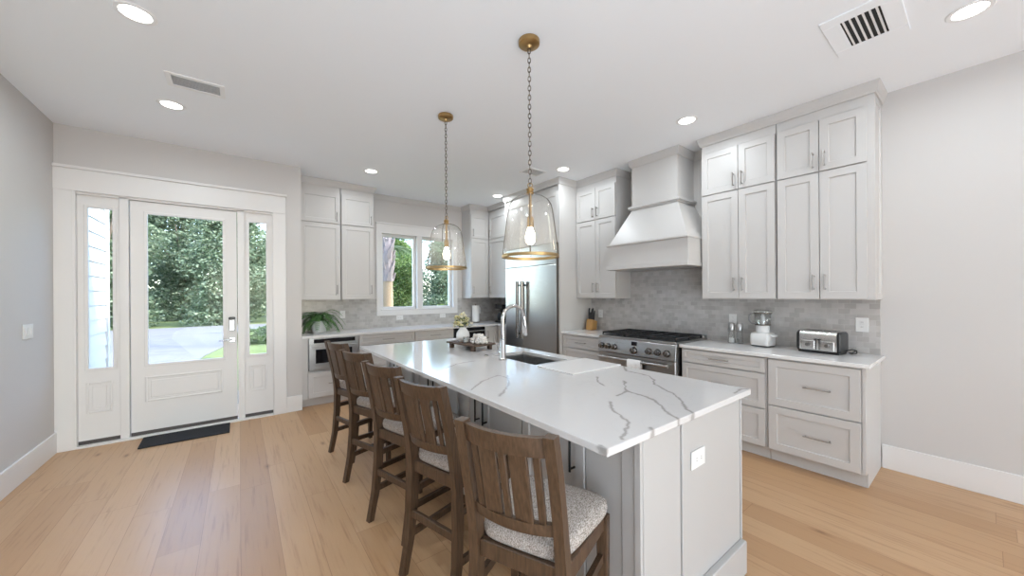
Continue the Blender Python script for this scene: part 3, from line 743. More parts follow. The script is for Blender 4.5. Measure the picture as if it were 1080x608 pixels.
def wall_(a, b): bm.faces.new((bot[a], bot[b], top[b], top[a]))
for i in range(3): wall_((i, 0), (i+1, 0)); wall_((i+1, 3), (i, 3)); wall_((3, i), (3, i+1)); wall_((0, i+1), (0, i))
wall_((2, 1), (1, 1)); wall_((1, 2), (2, 2)); wall_((1, 1), (1, 2)); wall_((2, 2), (2, 1))
bmesh.ops.recalc_face_normals(bm, faces=bm.faces[:])
o = m.build('island_countertop', Q1)
bv = o.modifiers.new('edge', 'BEVEL'); bv.width = .003; bv.segments = 2; bv.limit_method = 'ANGLE'
tag(o, 'white veined quartz slab topping the kitchen island', 'countertop')
# sink
t = thing('sink', 'undermount stainless steel sink set in the island countertop', 'sink', (1.826, 2.2, .7))
e = .012; m = MB(); B = bm = m.bm
def rect(x0, x1, y0, y1, z): return [bm.verts.new(p) for p in ((x0, y0, z), (x1, y0, z), (x1, y1, z), (x0, y1, z))]
rs = [rect(SX0-.02, SX1+.012, SY0-.02, SY1+.02, .9025), rect(SX0-.004, SX1+.004, SY0-.004, SY1+.004, .9025), rect(SX0, SX1, SY0, SY1, .70), rect(SX0+.02, SX1-.02, SY0+.02, SY1-.02, .69)]
for A, Bq in zip(rs, rs[1:]):
    for j in range(4): bm.faces.new((A[j], A[(j+1) % 4], Bq[(j+1) % 4], Bq[j]))
bm.faces.new(rs[-1])
o = m.build('basin', M['steel'], t); sd = o.modifiers.new('thick', 'SOLIDIFY'); sd.thickness = .002; sd.offset = -1
MB().lathe([(.0, .6935), (.04, .6935), (.045, .691), (.045, .688)], ((SX0+SX1)/2, (SY0+SY1)/2, 0), 20).build('drain', M['chrome'], t, True)
# faucet
FXp, FYp = 1.597, 2.223
t = thing('faucet', 'chrome pull-down gooseneck faucet behind the island sink', 'faucet', (FXp, FYp, .931))
MB().lathe([(.030, .931), (.030, .937), (.024, .944), (.021, .95), (.021, 1.08), (.0155, 1.09)], (FXp, FYp, 0), 24).build('base', M['chrome'], t, True)
R_ = .105
pts = [(FXp, FYp, 1.08), (FXp, FYp, 1.15), (FXp, FYp, 1.235)] + arc((FXp+R_, FYp, 1.235), R_, PI, .12, 16, 'xz')
MB().tube(pts, .0145, 14).build('spout', M['chrome'], t, True)
ex, ey, ez = pts[-1]
MB().tube([(ex, ey, ez+.004), (ex+.006, ey, ez-.05), (ex+.016, ey, ez-.13), (ex+.018, ey, ez-.145)], [.0175, .0175, .021, .019], 16).build('spray_head', M['chrome'], t, True)
m = MB(); m.ball((FXp, FYp+.052, .985), .021); m.tube([(FXp, FYp+.018, .985), (FXp, FYp+.045, .985)], .014, 12); m.tube([(FXp, FYp+.06, .995), (FXp-.01, FYp+.075, 1.06)], [.007, .005], 8); m.build('lever', M['chrome'], t, True)
o = MB().lathe([(.0, .9365), (.016, .9365), (.019, .934), (.02, .9312)], (1.604, 2.464, 0), 20).build('air_switch', M['chrome'], None, True)
tag(o, 'small chrome button set in the island top near the faucet', 'air switch')
# board
o = MB().box(1.625, 2.105, 1.53, 1.86, .9315, .940, .003, 2).build('cutting_board', M['board'])
tag(o, 'thin white cutting board lying on the island right of the sink', 'cutting board')
# outlets
def outlet(label, mp, u, z, w=.072, h=.115, horiz=False, group=None):
    if horiz: w, h = h, w
    a = mp(u, z, 0)
    t = thing('wall_outlet', label, 'outlet', a, 0, group)
    MB().mbox(mp, u-w/2, u+w/2, z-h/2, z+h/2, .001, .008, .002).build('cover_plate', M['plate'], t)
    m = MB()
    for s in (-1, 1):
        du, dz = (s*.02, 0) if horiz else (0, s*.02)
        m.mbox(mp, u+du-.014, u+du+.014, z+dz-.015, z+dz+.015, .006, .0095, .002)
    r = m.build('receptacle', M['plate'], t)
    m = MB()
    for s in (-1, 1):
        du, dz = (s*.02, 0) if horiz else (0, s*.02)
        for q in (-.005, .005):
            if horiz: m.mbox(mp, u+du-.004, u+du+.004, z+q-.001, z+q+.001, .0085, .010)
            else: m.mbox(mp, u+q-.001, u+q+.001, z+dz-.002, z+dz+.006, .0085, .010)
    m.build('slots', M['slot'], r)
    return t
outlet('white power outlet on the near end of the island', mp_ym(IY0), 1.60, .707, .078, .118, horiz=True)
outlet('white power outlet on the tile right of the toaster', mp_xm(XR-TH), .628, 1.155, w=.08, h=.12)
outlet('white power outlet on the tile beside the knife block', mp_xm(XR-TH), 3.372, 1.145)
outlet('white power outlet on the tile behind the pepper mills', mp_xm(XR-TH), 1.62, 1.15)
mpt = mp_ym(YK-TH)
outlet('white power outlet on the tile right of the fern', mpt, 1.235, 1.145)
outlet('white horizontal outlet below the left kitchen window', mpt, 2.105, 1.06, horiz=True)
outlet('white horizontal outlet below the right kitchen window', mpt, 2.878, 1.06, horiz=True)
outlet('white power outlet on the tile right of the paper towels', mpt, 3.64, 1.13)
t = thing('light_switch', 'white triple light switch plate on the bare wall left of the entry', 'light switch', (XL, 4.646, 1.158))
mps = lambda u, z, d: (XL+d, u, z)
MB().mbox(mps, 4.56, 4.73, 1.10, 1.216, .001, .008, .002).build('cover_plate', M['plate'], t)
for u in (4.598, 4.645, 4.692): MB().mbox(mps, u-.016, u+.016, 1.126, 1.19, .007, .012, .002).build('rocker', M['plate'], t)

# ------------------------------------------------------------------ bar stools
def stool():
    t = thing('bar_stool', '', 'bar stool', (0, 0, 0), 0, 'bar stools along the island')
    W_ = M['walnut']; L = lambda mb, n, mat=W_, sm=False: mb.build(n, mat, t, sm, local=True)
    prof = [(-.235, 0), (-.200, .18), (-.185, .36), (-.183, .52), (-.190, .62), (-.215, .76), (-.245, .90), (-.273, 1.022)]
    for s in (-1, 1):
        rings = []
        for i, (x, z) in enumerate(prof):
            hw = .023 if .3 < z < .7 else (.017 if z < .1 else .020)
            y = s*(.182-.022*min(1, z/.6)-.003*(z > .9)); w = .0175
            rings.append([(x-hw, y-w, z), (x+hw, y-w, z), (x+hw, y+w, z), (x-hw, y+w, z)])
        L(MB().loft(rings), 'rear_leg')
    for s in (-1, 1):
        y = s*.192
        L(MB().hull([(.145, y-.016, 0), (.177, y-.016, 0), (.177, y+.016, 0), (.145, y+.016, 0)], [(.135, y-.022, .575), (.180, y-.022, .575), (.180, y+.022, .575), (.135, y+.022, .575)], .003), 'front_leg')
    m = MB(); m.box(.152, .174, -.178, .178, .525, .585, .003); m.box(-.195, -.172, -.143, .143, .525, .585, .003)
    for q in (-1, 1): m.hull([(-.17, q*.152, .525), (-.17, q*.174, .525), (-.17, q*.174, .585), (-.17, q*.152, .585)], [(.15, q*.178, .525), (.15, q*.202, .525), (.15, q*.202, .585), (.15, q*.178, .585)], .003)
    L(m, 'seat_frame')
    # cushion
    m = MB(); rings = []
    def outline(k, z):
        p = []
        for i in range(40):
            a = 2*PI*i/40; cx = math.copysign(abs(math.cos(a))**.35, math.cos(a)); sy = math.copysign(abs(math.sin(a))**.35, math.sin(a))
            x = .008+cx*.192*k; y = sy*(.190+.034*cx)*k; p.append((x, y, z))
        return p
    for k, z in ((.98, .586), (1.0, .592), (1.015, .610), (1.0, .628), (.95, .638), (.82, .645), (.5, .650), (.1, .652)): rings.append(outline(k, z))
    L(m.loft(rings), 'seat_cushion', M['fabric'], 'all')
    # crest and lower rail, bowed backwards
    def rail(z0, z1, t_, bow, name, x0, x1):
        rings = []
        for i in range(13):
            y = -.142+.284*i/12; b = bow*(1-(y/.142)**2)
            rings.append([(x0-b-t_/2, y, z0), (x0-b+t_/2, y, z0), (x1-b+t_/2, y, z1), (x1-b-t_/2, y, z1)])
        return L(MB().loft(rings), name)
    rail(.952, 1.016, .022, .032, 'crest_rail', -.256, -.272)
    rail(.690, .730, .022, .030, 'lower_rail', -.202, -.210)
    for y0, y1 in ((-.122, -.097), (-.085, -.022), (-.0125, .0125), (.022, .085), (.097, .122)):
        yc = (y0+y1)/2; b0 = .030*(1-(yc/.142)**2); b1 = .032*(1-(yc/.142)**2)
        m = MB(); xa, xb = -.210-b0, -.256-b1; w = .006
        m.hull([(xa-w, y0, .728), (xa+w, y0, .728), (xa+w, y1, .728), (xa-w, y1, .728)], [(xb-w, y0, .954), (xb+w, y0, .954), (xb+w, y1, .954), (xb-w, y1, .954)], .002)
        L(m, 'slat')
    L(MB().box(-.203, -.181, -.155, .155, .285, .325, .003), 'rear_stretcher')
    L(MB().box(.152, .172, -.170, .170, .20, .24, .003), 'footrest')
    for s in (-1, 1):
        for z in (.175, .40):
            y = s*.188; q = s*(.182-.022*min(1, z/.6))
            L(MB().hull([(-.19, q-.010, z), (-.19, q+.010, z), (-.19, q+.010, z+.034), (-.19, q-.010, z+.034)], [(.15, y-.010, z), (.15, y+.010, z), (.15, y+.010, z+.034), (.15, y-.010, z+.034)]), 'side_stretcher')
    return t
st0 = stool()
SPOTS = [(.895, 1.01, 24, 'dark wooden bar stool nearest the outlet end of the island'),
         (.935, 1.69, 15, 'dark wooden bar stool, second from the outlet end of the island'),
         (.928, 2.25, 15.5, 'dark wooden bar stool in the middle of the island row of five'),
         (.925, 2.875, 19, 'dark wooden bar stool, second from the microwave end of the island'),
         (.935, 3.51, 15, 'dark wooden bar stool at the microwave end of the island')]
for i, (x, y, a, lab) in enumerate(SPOTS):
    o = st0 if i == 0 else dup(st0)
    o.location = (x, y, 0); o.rotation_euler = (0, 0, math.radians(a)); o['label'] = lab

# ------------------------------------------------------------------ pendants
def pendant():
    t = thing('pendant_lamp', '', 'pendant lamp', (0, 0, 0), 0, 'glass pendants over the island')
    L = lambda mb, n, mat, sm=True: mb.build(n, mat, t, sm, local=True)
    zt = 3.04
    L(MB().lathe([(.066, zt-.0005), (.068, zt-.008), (.066, zt-.026), (.058, zt-.032), (.02, zt-.036), (.012, zt-.05), (.0, zt-.05)], seg=28), 'canopy', M['brass'])
    # chain of oval links
    m = MB(); z = zt-.05; k = 0; step = .030
    while z > 2.135:
        pts = []
        for i in range(10):
            a = 2*PI*i/10; p = .0085*math.cos(a); q = .019*math.sin(a)
            pts.append((p, 0, z-.017+q) if k % 2 else (0, p, z-.017+q))
        m.tube(pts, .0028, 5, False, True); z -= step*.98; k += 1
    L(m, 'chain', M['bronze'])
    m = MB(); m.tube(arc((0, 0, 2.122), .014, 0, 2*PI*.97, 14, 'yz'), .003, 6); m.lathe([(.006, 2.11), (.012, 2.105), (.022, 2.100), (.024, 2.092), (.020, 2.085), (.022, 2.078), (.026, 2.07), (.022, 2.062), (.0, 2.06)][::-1], seg=20)
    L(m, 'hub', M['brass'])
    L(MB().tube([(0, 0, 2.065), (0, 0, 1.92)], .009, 12), 'stem', M['brass'])
    L(MB().lathe([(.0, 1.925), (.012, 1.925), (.021, 1.915), (.023, 1.86), (.019, 1.855)], seg=20), 'socket', M['brass'])
    L(MB().lathe([(.012, 1.858), (.016, 1.845), (.029, 1.81), (.032, 1.79), (.028, 1.765), (.014, 1.748), (.0, 1.745)], seg=18), 'bulb', M['bulb'])
    prof = [(.024, 2.066), (.07, 2.052), (.105, 2.03), (.128, 1.995), (.137, 1.955), (.146, 1.89), (.156, 1.81), (.165, 1.74), (.171, 1.69), (.172, 1.675)]
    o = L(MB().lathe(prof, seg=40, cap=False), 'glass_shade', M['shade'], 'all')
    o.modifiers.new('thick', 'SOLIDIFY').thickness = .002
    for q in range(4):
        a = PI/2*q; L(MB().tube([((r+.004)*math.cos(a), (r+.004)*math.sin(a), z+.003) for r, z in prof], .0028, 6), 'frame_arm', M['bronze'])
    R0, R1, h0, h1 = .166, .181, 1.662, 1.680
    m = MB(); rings = [[(r*math.cos(2*PI*i/48), r*math.sin(2*PI*i/48), z) for r, z in ((R0, h0), (R1, h0), (R1, h1), (R0, h1))] for i in range(48)]
    m.loft(rings, False, True); L(m, 'ring', M['dbrass'], True)
    return t
pen = pendant(); pen.location = (1.473, 1.744, 0); pen.rotation_euler = (0, 0, math.radians(49))
pen['label'] = 'clear glass bell pendant on a chain hanging over the sink, with larger brass ceiling cap in view'
p2 = dup(pen, (1.484, 2.922, 0)); p2['label'] = 'clear glass bell pendant hanging before the kitchen window'
pen['label'] = 'clear glass bell pendant hanging before the steel refrigerator'

# ------------------------------------------------------------------ ceiling lights and vents
def downlight():
    t = thing('recessed_light', '', 'ceiling light', (0, 0, 0), 0, 'recessed ceiling lights')
    m = MB(); rings = [[(r*math.cos(2*PI*i/40), r*math.sin(2*PI*i/40), z) for r, z in ((.066, -.001), (.070, -.006), (.088, -.006), (.094, -.0008))] for i in range(40)]
    m.loft(rings, False, True); m.build('trim_ring', M['vent'], t, True, local=True)
    MB().lathe([(.0, -.0035), (.067, -.0035), (.067, -.001), (0, -.001)], seg=40).build('diffuser', M['led'], t, local=True)
    d = bpy.data.lights.new('downlight_glow', 'AREA'); d.shape = 'DISK'; d.size = .13; d.energy = DOWNLIGHT_POWER; d.spread = math.radians(172); d.color = (.86, .945, 1)
    lo = bpy.data.objects.new('downlight_glow', d); C.objects.link(lo); lo.parent = t; lo.location = (0, 0, -.012)
    return t
dl = downlight()
for i, (x, y, lab) in enumerate([(-.46, 2.908, 'round recessed ceiling light nearest above the entry side of the room'), (-.443, 4.117, 'round recessed ceiling light just beside the slim ceiling vent by the entry'),
        (1.369, 4.80, 'round recessed ceiling light above the wall cabinets left of the kitchen window'), (3.329, 3.279, 'round recessed ceiling light in front of the cabinet between hood and refrigerator'),
        (3.324, 1.672, 'round recessed ceiling light in front of the range hood'), (3.34, .047, 'round recessed ceiling light beside the large square ceiling vent'),
        (3.36, 4.80, 'round recessed ceiling light above the kitchen corner by the paper towels'),
        (-.46, 1.70, 'round recessed ceiling light added out of view above the open floor on the entry side'), (-.46, .49, 'round recessed ceiling light added out of view above the camera on the entry side')]):  # last two are unseen, added along the row to brighten the entry side
    o = dl if i == 0 else dup(dl); o.location = (x, y, HC); o['label'] = lab
def vent(label, x0, x1, y0, y1, rim, nsl, along_x, dark, gap=.5, frame=None):
    t = thing('ceiling_vent', label, 'vent', ((x0+x1)/2, (y0+y1)/2, HC))
    m = MB(); z0, z1 = HC-.009, HC-.0005
    m.box(x0, x0+rim, y0, y1, z0, z1, .002); m.box(x1-rim, x1, y0, y1, z0, z1, .002); m.box(x0+rim, x1-rim, y0, y0+rim, z0, z1, .002); m.box(x0+rim, x1-rim, y1-rim, y1, z0, z1, .002)
    m.build('frame', frame or M['vent'], t)
    MB().box(x0+rim, x1-rim, y0+rim, y1-rim, HC-.003, HC-.0005).build('backing', dark, t)
    a, b = (y0+rim, y1-rim) if along_x else (x0+rim, x1-rim); s = (b-a)/nsl
    m = MB()
    for i in range(nsl):
        p = a+s*i+s*gap*.5; q = p+s*(1-gap)
        if along_x: m.hull([(x0+rim, p, z0+.001), (x1-rim, p, z0+.001), (x1-rim, p, z0+.003), (x0+rim, p, z0+.003)], [(x0+rim, q, z0+.003), (x1-rim, q, z0+.003), (x1-rim, q, z0+.005), (x0+rim, q, z0+.005)])
        else: m.hull([(p, y0+rim, z0+.001), (p, y1-rim, z0+.001), (p, y1-rim, z0+.003), (p, y0+rim, z0+.003)], [(q, y0+rim, z0+.003), (q, y1-rim, z0+.003), (q, y1-rim, z0+.005), (q, y0+rim, z0+.005)])
    m.build('louvers', M['vent'], t)
vent('slim white ceiling vent near the entry with fine grey louvers', -.42, -.08, 3.515, 3.73, .032, 9, True, M['grille'], .7)
vent('large white ceiling vent with wide dark slots above the toaster counter', 2.78, 3.27, .27, .60, .08, 6, True, M['dark'], .62, M['ceil'])
vent('small white ceiling vent partly behind the pendant chain near the refrigerator', 2.93, 3.23, 3.47, 3.70, .025, 8, True, M['grille'], .5)

# ------------------------------------------------------------------ things on the counters
ZC = .9155
# fern
t = thing('plant_pot', 'pale grey ribbed pot holding the fern on the back counter', 'plant pot', (.885, 5.62, ZC)); t.scale = (1.25, 1.25, 1.2)
MB().lathe([(0, 0), (.062, 0), (.068, .01), (.086, .13), (.087, .138), (.080, .138), (.076, .125), (0, .12)], seg=32).build('pot', M['pot'], t, True, local=True)
MB().lathe([(0, .124), (.074, .124), (.074, .119), (0, .119)], seg=24).build('soil', M['soil'], t, local=True)
random.seed(3)
m = MB()
for i in range(38):
    a = random.uniform(0, 2*PI); L = random.uniform(.20, .40); el = random.uniform(.5, 1.35); n_ = 16
    sx = .7 if math.sin(a) > 0 else 1.0
    pts = []; p = Vector((0, 0, .125)); d = Vector((math.cos(a)*math.cos(el), math.sin(a)*math.cos(el), math.sin(el)))
    for k in range(n_):
        pts.append(p.copy()); p = p+d*(L/n_); d = (d+Vector((math.cos(a)*.04, math.sin(a)*.04, -.15-.02*k*.5))).normalized()
    m.tube(pts[::3], [.0018]*len(pts[::3]), 4)
    for k in range(1, n_-1):
        f = pts[k]; tng = (pts[k+1]-pts[k-1]).normalized(); sd = tng.cross(Vector((0, 0, 1)))
        if sd.length < .05: continue
        sd.normalize(); w = .034*math.sin(PI*(k+1)/(n_+1))**.7+.004
        for s in (-1, 1):
            tip = f+sd*s*w+tng*w*.35+Vector((0, 0, -.006)); wd = tng*.0075
            vs_ = [m.bm.verts.new(q) for q in (f-wd*.5, f+sd*s*w*.5-wd+tng*w*.1, tip, f+sd*s*w*.5+wd+tng*w*.1)]
            m.bm.faces.new(vs_)
for v in m.bm.verts:
    v.co.y = min(v.co.y, .165); v.co.z = max(v.co.z, .006)
    if v.co.x < -.195: v.co.x = -.195
o = m.build('fern', M['fern']); o.location = (.885, 5.62, ZC); o.scale = (1.25, 1.25, 1.2); tag(o, 'green drooping fern growing from the pale pot on the back counter', 'fern')
# paper towels
t = thing('paper_towel_roll', 'white paper towel roll upright on a dark holder in the kitchen corner', 'paper towels', (3.50, 5.73, ZC))
MB().lathe([(0, 0), (.075, 0), (.078, .006), (.074, .013), (0, .014)], seg=28).build('holder_base', M['bronze'], t, True, local=True)
MB().lathe([(.02, .015), (.064, .015), (.066, .02), (.066, .308), (.064, .313), (.02, .313)], seg=28).build('roll', M['paper'], t, True, local=True)
MB().lathe([(0, .014), (.006, .014), (.006, .325), (.011, .33), (.011, .34), (0, .344)], seg=14).build('rod', M['bronze'], t, True, local=True)
# coffee maker, black, half hidden by the refrigerator
t = thing('coffee_maker', 'black coffee maker at the kitchen corner beside the refrigerator', 'coffee maker', (3.90, 5.40, ZC))
MB().box(-.12, .12, -.11, .11, 0, .035, .008, 2).build('base', M['black'], t, local=True)
MB().box(.0, .12, -.11, .11, .035, .30, .008, 2).build('water_tank', M['black'], t, local=True)
MB().box(-.12, .12, -.11, .11, .25, .335, .015, 2).build('brew_head', M['black'], t, local=True)
MB().lathe([(0, .036), (.055, .036), (.064, .06), (.066, .12), (.05, .165), (.045, .18), (0, .18)], (-.06, 0, 0), 24).build('carafe', M['black'], t, True, local=True)
# knife block
t = thing('knife_block', 'light wooden knife block beside the refrigerator panel', 'knife block', (4.03, 3.43, ZC))
hz = lambda x, z: (x, z)
m = MB().hull([(-.06, -.05, 0), (.06, -.05, 0), (.075, -.05, .12), (-.04, -.05, .155)], [(-.06, .05, 0), (.06, .05, 0), (.075, .05, .12), (-.04, .05, .155)], .003); m.build('block', M['block'], t, local=True)
for i, (dx, y) in enumerate(((-.015, -.033), (-.015, -.011), (-.015, .011), (-.015, .033), (.03, -.022), (.03, .0), (.03, .022))):
    z0 = .152-.03*(dx+.04)/.115; h = .165-.028*(i % 3)
    MB().hull([(dx-.009, y-.006, z0-.01), (dx+.009, y-.006, z0-.01), (dx+.009, y+.006, z0-.01), (dx-.009, y+.006, z0-.01)], [(dx-.011+.02, y-.007, z0+h), (dx+.011+.02, y-.007, z0+h), (dx+.011+.02, y+.007, z0+h), (dx-.011+.02, y+.007, z0+h)], .003).build('knife_handle', M['black'], t, local=True)
# mills
for x, y, lab in ((4.045, 1.585, 'clear salt mill with steel top, further from the food processor'), (4.06, 1.515, 'clear pepper mill with steel top, next to the food processor')):
    t = thing('spice_mill', lab, 'mill', (x, y, ZC), 0, 'salt and pepper mills'); t.scale = (1.1, 1.1, 1.12)
    MB().lathe([(0, 0), (.03, 0), (.031, .004), (.027, .05), (.022, .115), (.0, .116)], seg=24).build('jar', M['jar'], t, True, local=True)
    MB().lathe([(0, .005), (.024, .005), (.022, .045), (0, .05)], seg=20).build('spice_fill', M['vent'] if y > 1.55 else M['grille'], t, True, local=True)
    MB().lathe([(0, .1165), (.025, .1165), (.026, .12), (.026, .178), (.02, .186), (0, .187)], seg=24).build('cap', M['steel'], t, True, local=True)
# food processor
t = thing('food_processor', 'white food processor with clear handled bowl on the range wall counter', 'food processor', (4.02, 1.30, ZC), math.radians(-8))
m = MB(); rings = []
def rr(hx, hy, z, p=.35, n_=32): return [(hx*math.copysign(abs(math.cos(2*PI*i/n_))**p, math.cos(2*PI*i/n_)), hy*math.copysign(abs(math.sin(2*PI*i/n_))**p, math.sin(2*PI*i/n_)), z) for i in range(n_)]
m.loft([rr(.072, .080, .012), rr(.077, .085, .02), rr(.077, .085, .105), rr(.072, .079, .125), rr(.056, .062, .135)]); m.build('motor_base', M['plate'], t, True, local=True)
MB().loft([rr(.070, .077, 0), rr(.074, .081, .012)]).build('foot', M['black'], t, True, local=True)
MB().lathe([(0, .136), (.058, .136), (.055, .185), (.05, .20), (0, .2)], seg=24).build('bowl_collar', M['plate'], t, True, local=True)
m = MB(); m.lathe([(.04, .201), (.062, .206), (.066, .24), (.07, .325)], seg=28, cap=False); o = m.build('bowl', M['jar'], t, True, local=True); o.modifiers.new('thick', 'SOLIDIFY').thickness = .003
MB().lathe([(0, .325), (.074, .325), (.076, .333), (.072, .345), (.05, .35), (0, .352)], seg=28).build('lid', M['jar'], t, True, local=True)
m = MB(); m.lathe([(.0725, .316), (.0755, .316), (.0755, .324), (.0725, .324)], seg=28, cap=False); m.lathe([(.063, .203), (.0665, .203), (.0665, .212), (.064, .212)], seg=28, cap=False); m.build('band', M['bronze'], t, local=True)
MB().lathe([(0, .21), (.018, .21), (.015, .29), (.006, .31), (0, .31)], seg=14).build('blade_hub', M['vent'], t, True, local=True)
m = MB(); m.tube([(-.01, .066, .315), (-.015, .095, .315), (-.015, .112, .295), (-.015, .112, .24), (-.01, .095, .218), (-.005, .062, .218)], .009, 10); m.build('handle', M['grille'], t, True, local=True)
MB().box(-.02, .02, -.12, -.075, .098, .118, .006, 2).build('lever', M['plate'], t, local=True)
# toaster
t = thing('toaster', 'long chrome and black four-slice toaster at the near end of the counter', 'toaster', (3.975, .85, ZC), math.radians(-7))
m = MB(); n_ = 6
def prof_t(s): # x-z outline, rounded
    pts = []
    for cx, cz, a0 in ((.085*s-.03, .155, 0), (-.085*s+.03, .155, PI/2), (-.085*s+.018, .035, PI), (.085*s-.018, .035, 1.5*PI)):
        r = .03 if cz > .1 else .018
        for i in range(n_+1): a = a0+PI/2*i/n_; pts.append((cx+r*math.cos(a), cz+r*math.sin(a)))
    return pts
P = prof_t(1.0)
m.loft([[(x, -.128, z) for x, z in P], [(x, .128, z) for x, z in P]]); m.build('shell', M['bsteel'], t, True, local=True)
for s in (-1, 1):
    m = MB(); ya, yb, yc = s*.128, s*.142, s*.150
    m.loft([[(x*1.03, ya, z) for x, z in P], [(x*1.03, yb, z) for x, z in P], [(x*.94, yc, .1+(z-.1)*.92) for x, z in P]]); m.build('end_cap', M['black'], t, True, local=True)
MB().box(-.08, .08, -.14, .14, 0.002, .018, .004).build('base', M['black'], t, local=True)
m = MB(); m.box(-.055, .055, -.126, .126, .1825, .188, .002); m.build('top_plate', M['steel'], t, local=True)
m = MB()
for x in (-.03, .022):
    for y in (-.115, .008): m.box(x-.012, x+.012, y, y+.105, .1875, .1885)
m.build('bread_slots', M['dark'], t, local=True)
for y in (-.066, .066):
    MB().box(-.092, -.084, y-.045, y+.045, .03, .105, .003).build('control_plate', M['bsteel'], t, local=True)
    MB().tube([(-.09, y, .07), (-.108, y, .07)], .014, 16).build('dial', M['dsteel'], t, True, local=True)
for y in (-.012, .012): 
    MB().box(-.0865, -.084, y-.003, y+.003, .03, .125).build('lever_slot', M['dark'], t, local=True)
    MB().box(-.10, -.086, y-.009, y+.009, .112, .122, .002).build('lever', M['black'], t, local=True)
m = MB(); m.tube([(.03, -.150, .03), (.04, -.185, .045), (.07, -.205, .035), (.09, -.20, .012), (.07, -.175, .006), (.10, -.15, .006), (.13, -.16, .006), (.16, -.17, .02)], .0045, 8); m.build('power_cord', M['black'], t, True, local=True)
# tray with vase and beads
TRZ = .9315
t = thing('wooden_tray', 'dark wooden footed tray on the island near the faucet', 'tray', (1.712, 2.90, TRZ), math.radians(6))
MB().box(-.125, .125, -.215, .215, .042, .058, .003).build('tray_top', M['tray'], t, local=True)
for x in (-.095, .095):
    for y in (-.165, .165): MB().box(x-.016, x+.016, y-.02, y+.02, 0, .042, .002).build('foot', M['tray'], t, local=True)
ZV = TRZ+.0585
t = thing('vase', 'white rounded ceramic vase on the wooden tray', 'vase', (1.69, 3.0, ZV))
o = MB().lathe([(0, 0), (.036, 0), (.054, .016), (.064, .048), (.060, .08), (.042, .108), (.032, .12), (.036, .135), (.03, .133), (.027, .122), (0, .112)], seg=32).build('vase_body', M['white'], t, True, local=True)
t = thing('flower_bouquet', 'small bunch of cream and yellow blossoms with green leaves in the vase', 'flowers', (1.69, 3.0, ZV))
random.seed(11)
st, bl, bw, lf = MB(), MB(), MB(), MB()
for i in range(34):
    a = random.uniform(0, 2*PI); r = random.uniform(.01, .095); z = random.uniform(.175, .27)-r*.45
    p = Vector((r*math.cos(a), r*math.sin(a), z)); st.tube([(0, 0, .115), (p.x*.5, p.y*.5, z*.75+.02), p], .0018, 4)
    tgt = bl if random.random() < .55 else bw
    for k in range(9):
        q = p+Vector((random.gauss(0, .009), random.gauss(0, .009), random.gauss(0, .007))); tgt.ball(q, random.uniform(.005, .009), sub=1)
for i in range(130):
    a = random.uniform(0, 2*PI); r = random.uniform(.025, .108); z = random.uniform(.138, .235)
    c = Vector((r*math.cos(a), r*math.sin(a), z)); d = Vector((math.cos(a), math.sin(a), random.uniform(-.6, .6))).normalized(); s = d.cross(Vector((0, 0, 1))).normalized(); L = random.uniform(.022, .036)
    lf.bm.faces.new([lf.bm.verts.new(q) for q in (c-d*L*.6, c+s*L*.35, c+d*L*.6, c-s*L*.35)])
st.build('stems', M['sprig'], t, local=True); bl.build('yellow_blossoms', M['flower'], t, True, local=True); bw.build('cream_blossoms', M['flowerw'], t, True, local=True); lf.build('leaves', M['sprig'], t, local=True)
m = MB(); random.seed(5)
for k in range(92):
    a = k*.55; lay = k//27; r = .030+.034*((k*37) % 10)/10-.008*lay
    m.ball((1.735+r*math.cos(a)*1.0, 2.785+r*math.sin(a)*1.7, ZV+.0135+lay*.019), .0135, sub=2)
o = m.build('bead_garland', M['bead'], None, True); tag(o, 'heaped strand of white wooden beads on the tray beside the vase', 'bead garland')
t = thing('votive_candle', 'tiny glass candle cup on the tray in front of the vase', 'candle', (1.655, 2.88, ZV))
m = MB().lathe([(0, 0), (.022, 0), (.025, .003), (.027, .055), (.0245, .055), (.022, .006), (0, .006)], seg=20); m.build('glass_cup', M['jar'], t, True, local=True)
MB().lathe([(0, .0065), (.021, .0065), (.022, .03), (0, .03)], seg=18).build('wax', M['bead'], t, True, local=True)

# ------------------------------------------------------------------ outdoors
GZ = -.2
struct(MB().box(-45, 45, 6.05, 75, GZ-.2, GZ).build('ground_lawn', M['grass']))
struct(MB().box(-45, 45, 20.6, 25.4, GZ, GZ+.02).build('road', M['road']))
struct(MB().prism([(-7.5, 7.4), (-.9, 7.4), (-.95, 11), (-.75, 13), (-.3, 15.5), (-.55, 18), (.5, 20.6), (-9, 20.6)], GZ, GZ+.015).build('path_driveway', M['paver']))
struct(MB().box(-2.2, .7, 5.34, 7.0, GZ, -.02).build('path_porch', M['paver']))
# lap siding of the neighbouring wing, left of the entry
m = MB(); z = -.1
while z < 3.2:
    m.hull([(-3, 5.5, z), (-1.262, 5.5, z), (-1.262, 6.35, z), (-3, 6.35, z)], [(-3, 5.5, z+.16), (-1.275, 5.5, z+.16), (-1.275, 6.35, z+.16), (-3, 6.35, z+.16)]); z += .16
m.box(-3, -1.25, 6.35, 6.42, -.1, 3.2); m.box(-2.99, -1.277, 5.51, 6.345, -.1, 3.19)
struct(m.build('wall_siding', M['siding']))
